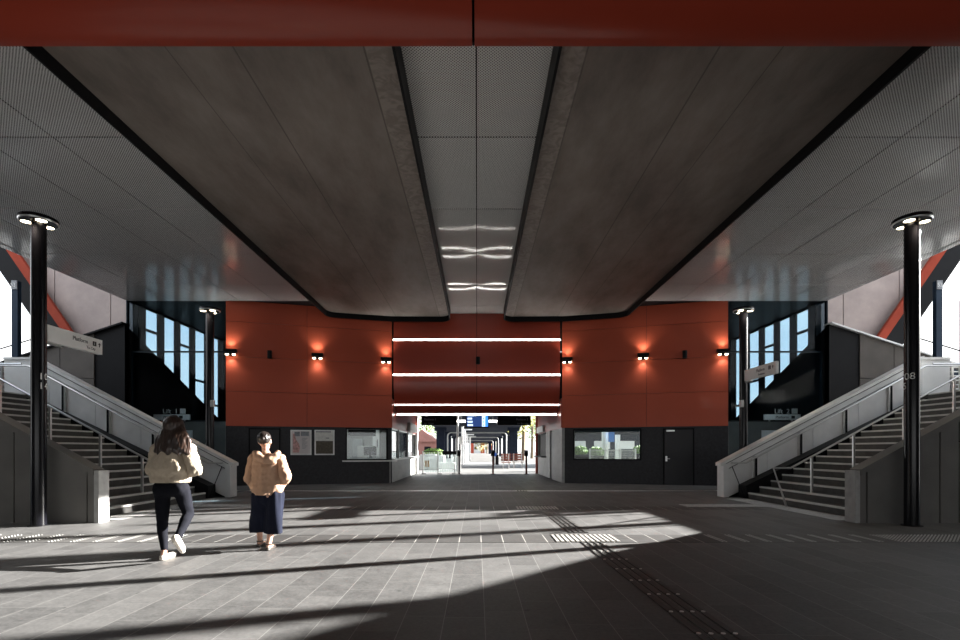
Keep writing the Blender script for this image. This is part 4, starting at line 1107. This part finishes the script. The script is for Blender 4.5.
def cut(me, z, below=True):
    bm = bmesh.new(); bm.from_mesh(me)
    g = bm.verts[:]+bm.edges[:]+bm.faces[:]
    r = bmesh.ops.bisect_plane(bm, geom=g, plane_co=(0, 0, z), plane_no=(0, 0, 1), clear_inner=below, clear_outer=not below)
    es = [x for x in r['geom_cut'] if isinstance(x, bmesh.types.BMEdge)]
    if es: bmesh.ops.holes_fill(bm, edges=es)
    bm.to_mesh(me); bm.free(); me.update()
    return me
def hand(mb, wrist, d, palm_n, thumb, curl=.5, L0=.085):
    """palm with five bent fingers; d = pointing direction, palm_n = palm normal, thumb = side vector"""
    d, pn, th = Vector(d).normalized(), Vector(palm_n).normalized(), Vector(thumb).normalized()
    w = Vector(wrist)
    for k in (-.024, -.008, .008, .024): capsules(mb, [(w+d*.01+th*k*.7, .014, w+d*L0+th*k, .012)])
    for k, ln in ((-.027, .062), (-.009, .078), (.009, .085), (.027, .075)):
        a = w+d*(L0+.004)+th*k; dd = d
        for j in range(3):
            ang = curl*(.5+.4*j); dd = (d*math.cos(ang)+pn*math.sin(ang)).normalized()
            b = a+dd*ln*(.44, .32, .24)[j]; capsules(mb, [(a, .0088-.0008*j, b, .0082-.0008*j)]); a = b
    a = w+d*.028+th*.022; b = a+(d*.6+th*.75+pn*.2).normalized()*.04; c = b+(d*.9+th*.2+pn*.35).normalized()*.03
    capsules(mb, [(a, .013, b, .011), (b, .011, c, .009)])
def face(e, c, r, body_only=False):
    """eyes, brows and lips on the far (+y) side of the head"""
    for k in (-1, 1):
        MB().ball(c+Vector((k*.032, r*.93, .0)), .012, 2).build('eye', M['white'], e, smooth='all')
        MB().ball(c+Vector((k*.032, r*.93+.009, .0)), .006, 2).build('pupil', M['black'], e, smooth='all')
    MB().ball(c+Vector((0, r*.96, -.052)), .02, 2, (1., .4, .3)).build('lips', plain('lips', (.45, .16, .14), .5), e, smooth='all')
def head_caps(mb, c, r):
    mb.ball(c+Vector((0, 0, .015)), r, 3, (.86, 1.02, 1.08))
    mb.ball(c+Vector((0, r*.35, -.06)), r*.68, 3, (.85, .8, .95))
    mb.ball(c+Vector((0, r*1.0, -.022)), .016, 2, (.8, 1.1, 1.3))
    for k in (-1, 1): mb.ball(c+Vector((k*r*.87, -.005, -.012)), .026, 2, (.4, .8, 1.2))

# person A : cream fleece, charcoal leggings, mid-stride
def person_a():
    k = .01242; X = (166-CX)/F*6.21; Y = 6.21
    o = Vector((X, Y, 0))
    q = lambda px, y, dy=0: P(px, y, Y+dy)
    e = thing('person', 'walking woman in cream fleece and dark leggings, long brown hair, seen from behind', 'person', o)
    hd = q(174.5, 427.5); hd.z = 1.645
    neck = q(174, 441); sh = q(173, 448); chest = q(172, 458); waist = q(171, 474); pel = q(171, 487)
    lh, lk, la = q(162.5, 491), q(162.5, 520, .02), q(164.5, 549, -.02)
    rh, rk, ra = q(181.5, 490), q(188.5, 514, .10), q(178.5, 536, -.24)
    ls, le, lw = q(158, 449), q(153, 470, -.02), q(160, 476, .22)
    rs, re, rw = q(188.5, 449), q(195, 470, -.03), q(186, 474, .22)
    leg = [(lh, .095, lk, .062), (lk, .060, lk.lerp(la, .35)+Vector((0, -.015, 0)), .056), (lk.lerp(la, .35)+Vector((0, -.015, 0)), .056, la, .036),
           (rh, .095, rk, .062), (rk, .060, rk.lerp(ra, .35)+Vector((0, -.01, .0)), .056), (rk.lerp(ra, .35), .056, ra, .036)]
    hips = [(lh+Vector((.015, -.03, .03)), .105, rh+Vector((-.015, -.03, .03)), .105), (pel, .12, waist, .115)]
    b = MB(); capsules(b, leg+hips+[(waist, .11, chest, .13), (chest+Vector((-.05, 0, 0)), .115, chest+Vector((.05, 0, 0)), .115), (ls, .055, rs, .055), (chest, .11, neck, .05), (neck, .05, hd, .05),
        (ls, .05, le, .04), (le, .04, lw, .028), (rs, .05, re, .04), (re, .04, rw, .028)])
    # planted foot and lifted foot
    lt = la+Vector((0, .15, -.105)); capsules(b, [(la, .036, la+Vector((0, -.03, -.085)), .034), (la+Vector((0, -.03, -.085)), .034, lt, .028)])
    fd = Vector((-.02, .10, -.17)).normalized()
    hl = ra+Vector((-.005, -.045, -.02)); capsules(b, [(ra, .036, hl, .034), (hl, .034, ra+fd*.2, .027)])
    hand(b, lw, (.6, .6, .1), (0, -.3, -1), (0, .5, 1), .5); hand(b, rw, (-.6, .6, .1), (0, -.3, -1), (0, .5, 1), .5)
    head_caps(b, hd, .098)
    me = fuse(b, .008, 3); body = link('body', me, M['skin'], e, 'all')
    face(e, hd, .098)
    # leggings
    b = MB(); capsules(b, [(p0, r0+.007, p1, r1+.007) for p0, r0, p1, r1 in leg+hips]); me = fuse(b, .012, 4); folds(me, .005, 14); link('leggings', me, M['leggings'], e, 'all')
    # fleece
    b = MB()
    capsules(b, [(chest+Vector((-.055, 0, .02)), .150, q(168, 468)+Vector((-.05, -.01, 0)), .165), (chest+Vector((.055, 0, .02)), .150, q(174, 468)+Vector((.045, -.01, 0)), .160),
        (q(164, 468), .165, q(162, 478), .150), (q(176, 468), .165, q(178, 478), .150), (q(170, 468), .165, q(170, 482), .155),
        (ls, .085, rs, .085), (chest, .14, neck-Vector((0, 0, .02)), .068)])
    me = fuse(b, .014, 4); folds(me, .018, 9, (1, 1, .6), seed=3); folds(me, .008, 24, seed=9); cut(me, H+(CY-482.3)*k); fl = link('fleece_jumper', me, M['fleece'], e, 'all')
    for a_, b_, c_ in ((ls, le, lw), (rs, re, rw)):
        b = MB(); capsules(b, [(a_, .086, b_, .082), (b_, .082, c_, .055)]); me = fuse(b, .012, 3); folds(me, .016, 11, (1, 1, .6), seed=8); folds(me, .008, 24, seed=4); link('sleeve', me, M['fleece'], fl, 'all')
    # hair: long, over the shoulders
    b = MB()
    b.ball(hd+Vector((0, -.02, .025)), .118, 3, (.93, 1.0, 1.02))
    for i in range(11):
        a = -1+2*i/10
        top = hd+Vector((a*.085, -.07+.05*a*a, .0)); mid = q(173+a*14.5, 441, -.11+.05*a*a); bot = q(172.0+a*15.5, 451+2.5*math.sin(i*2.1), -.13+.05*a*a)
        capsules(b, [(top, .045, mid, .044), (mid, .044, bot, .036)])
    me = fuse(b, .011, 5); folds(me, .014, 9, (2, 2, .5), 2); folds(me, .008, 28, (2, 2, .4), 5)
    # keep the face open on the far side
    link('hair', me, M['hair'], e, 'all')
    # shoes
    b = MB(); capsules(b, [(la+Vector((0, -.035, -.10)), .042, lt, .040), (lt, .040, lt+Vector((0, .05, .0)), .032)]); me = fuse(b, .008, 2); cut(me, .004); link('shoe', me, M['shoe_white'], e, 'all')
    b = MB(); capsules(b, [(hl+Vector((0, -.005, .0)), .050, ra+fd*.20, .044), (ra+fd*.20, .044, ra+fd*.235, .034)]); me = fuse(b, .008, 2); link('shoe', me, M['shoe_white'], e, 'all')
person_a()

def person_b():
    k = .01366; X = (266-CX)/F*6.83; Y = 6.83
    q = lambda px, y, dy=0: P(px, y, Y+dy)
    e = thing('person', 'walking woman in tan hooded jacket and navy culottes, hands in pockets, seen from behind', 'person', (X, Y, 0))
    hd = q(264.8, 441.8); hd.z = 1.482
    neck = q(265.5, 453); chest = q(267, 467); waist = q(267, 483); pel = q(267, 492)
    lh, lk, la = q(260, 495), q(259, 518, .12), q(260, 541.5, .22); rh, rk, ra = q(274, 495), q(272, 521, .05), q(269, 544, -.02)
    ls, le, lw = q(253.5, 459), q(249, 478, -.05), q(254, 485, .10); rs, re, rw = q(280, 459), q(285.5, 477, -.05), q(281.5, 485, .10)
    la.z = .09; ra.z = .09
    body = [(lh, .10, lk, .06), (lk, .055, la, .036), (rh, .10, rk, .06), (rk, .055, ra, .036), (lh, .11, rh, .11), (pel, .12, waist, .11), (waist, .11, chest, .12), (ls, .05, rs, .05), (chest, .10, neck, .048), (neck, .046, hd, .05),
            (ls, .05, le, .038), (le, .038, lw, .027), (rs, .05, re, .038), (re, .038, rw, .027)]
    b = MB(); capsules(b, body)
    for a in (la, ra): capsules(b, [(a, .036, a+Vector((0, -.03, -.055)), .032), (a+Vector((0, -.03, -.06)), .03, a+Vector((0, .15, -.065)), .024)])
    hand(b, lw, (.25, .5, -.7), (1, .1, .2), (0, 1, .5), .35); hand(b, rw, (-.2, .5, -.8), (-1, .1, .2), (0, 1, .5), .35)
    head_caps(b, hd, .094)
    link('body', fuse(b, .008, 3), M['skin'], e, 'all'); face(e, hd, .094)
    # hair gathered at the back
    b = MB(); b.ball(hd+Vector((0, -.022, .036)), .099, 3, (.90, 1.0, .98)); b.ball(hd+Vector((.01, -.10, .03)), .034, 3)
    me = fuse(b, .008, 2); folds(me, .006, 30, (2, 1, .5)); link('hair', me, M['hair_black'], e, 'all')
    # culottes
    b = MB()
    capsules(b, [(pel+Vector((-.05, 0, .16)), .128, pel+Vector((.05, 0, .16)), .128), (pel+Vector((0, 0, .1)), .14, pel+Vector((0, 0, -.08)), .13), (pel+Vector((-.06, 0, .04)), .135, pel+Vector((.06, 0, .04)), .135), (lh, .125, q(257, 531, .12), .085), (lh+Vector((.02, 0, 0)), .11, q(259, 531, .10), .085), (rh, .125, q(275.5, 537, .0), .095), (rh+Vector((-.02, 0, 0)), .115, q(273.0, 537, .03), .095)])
    me = fuse(b, .012, 4); folds(me, .035, 8, (1.6, 1.6, .25), 4); cut(me, .225); link('culottes', me, M['culottes'], e, 'all')
    # jacket
    b = MB()
    capsules(b, [(chest+Vector((-.07, 0, .06)), .135, q(261, 486), .152), (chest+Vector((.07, 0, .06)), .135, q(273.5, 486), .152), (q(267, 470), .165, q(267, 494), .165), (ls, .078, rs, .078), (chest, .13, neck-Vector((0, 0, .02)), .075)])
    me = fuse(b, .013, 3); folds(me, .014, 10, (1, 1, .7), seed=11); folds(me, .009, 22, seed=17); cut(me, H+(CY-494.5)*k); jk = link('hooded_jacket', me, M['jacket'], e, 'all')
    for a_, b_, c_ in ((ls, le, lw), (rs, re, rw)):
        b = MB(); capsules(b, [(a_, .080, b_, .076), (b_, .076, c_, .054)]); me = fuse(b, .011, 3); folds(me, .016, 12, (1, 1, .6), seed=21); folds(me, .008, 26, seed=23); link('sleeve', me, M['jacket'], jk, 'all')
    b = MB()
    pts = [q(256, 453.5, -.02), q(258, 457, -.10), q(264, 460, -.145), q(270, 460, -.145), q(275.5, 457, -.10), q(278, 453.5, -.02)]
    capsules(b, [(pts[i], .048 if i in (0, 4) else .058, pts[i+1], .058 if i < 4 else .048) for i in range(5)])
    me = fuse(b, .012, 3); folds(me, .018, 14, seed=6); link('hood', me, M['jacket'], jk, 'all')
    for a in (la, ra):
        b = MB(); capsules(b, [(a+Vector((0, -.045, -.078)), .036, a+Vector((0, .16, -.080)), .038)]); m2 = fuse(b, .008, 2); cut(m2, .004); cut(m2, .045, False); link('sandal', m2, M['sandal'], e, 'all')
        MB().tube([a+Vector((.04*math.cos(t), .04*math.sin(t), -.012)) for t in [2*math.pi*i/16 for i in range(17)]], .009, 6).build('ankle_strap', M['sandal'], e)
person_b()

# ------------------------------------------------------------------ light
sd = Vector((1., .335, .325)).normalized()
sun = bpy.data.lights.new('sun', 'SUN'); sun.energy = 27.; sun.angle = math.radians(.53); sun.color = (1., .965, .91)
so = bpy.data.objects.new('sun', sun); COL.objects.link(so); so.rotation_euler = sd.to_track_quat('Z', 'Y').to_euler(); so.location = (40, 15, 20)

w = bpy.data.worlds.new('world'); SC.world = w; w.use_nodes = True; nt = w.node_tree
bg = nt.nodes['Background']
tc = N(nt, 'ShaderNodeTexCoord')
sep = N(nt, 'ShaderNodeSeparateXYZ'); L(nt, tc.outputs['Generated'], sep.inputs[0])
mp = N(nt, 'ShaderNodeMapping'); mp.inputs['Scale'].default_value = (1, 1, 2.2); L(nt, tc.outputs['Generated'], mp.inputs[0])
nz = N(nt, 'ShaderNodeTexNoise'); nz.inputs['Scale'].default_value = 3.2; nz.inputs['Detail'].default_value = 7; L(nt, mp.outputs[0], nz.inputs['Vector'])
r = N(nt, 'ShaderNodeMapRange'); r.inputs[1].default_value = .38; r.inputs[2].default_value = .62; L(nt, nz.outputs['Fac'], r.inputs[0])
zz = N(nt, 'ShaderNodeMapRange'); zz.inputs[1].default_value = 0; zz.inputs[2].default_value = .75; L(nt, sep.outputs[2], zz.inputs[0])
base = mixc(nt, zz.outputs[0], (.92, .93, .94), (.34, .50, .72))
L(nt, mixc(nt, r.outputs[0], base, (.95, .95, .95)), bg.inputs[0])
bg.inputs[1].default_value = 1.6

SC.view_settings.view_transform = 'Standard'; SC.view_settings.look = 'None'; SC.view_settings.gamma = 1; SC.view_settings.use_curve_mapping = False
SC.view_settings.exposure = 0.62
SC.cycles.max_bounces = 8; SC.cycles.diffuse_bounces = 5; SC.cycles.transparent_max_bounces = 12
SC.cycles.use_denoising = True
SC.cycles.sample_clamp_indirect = 6
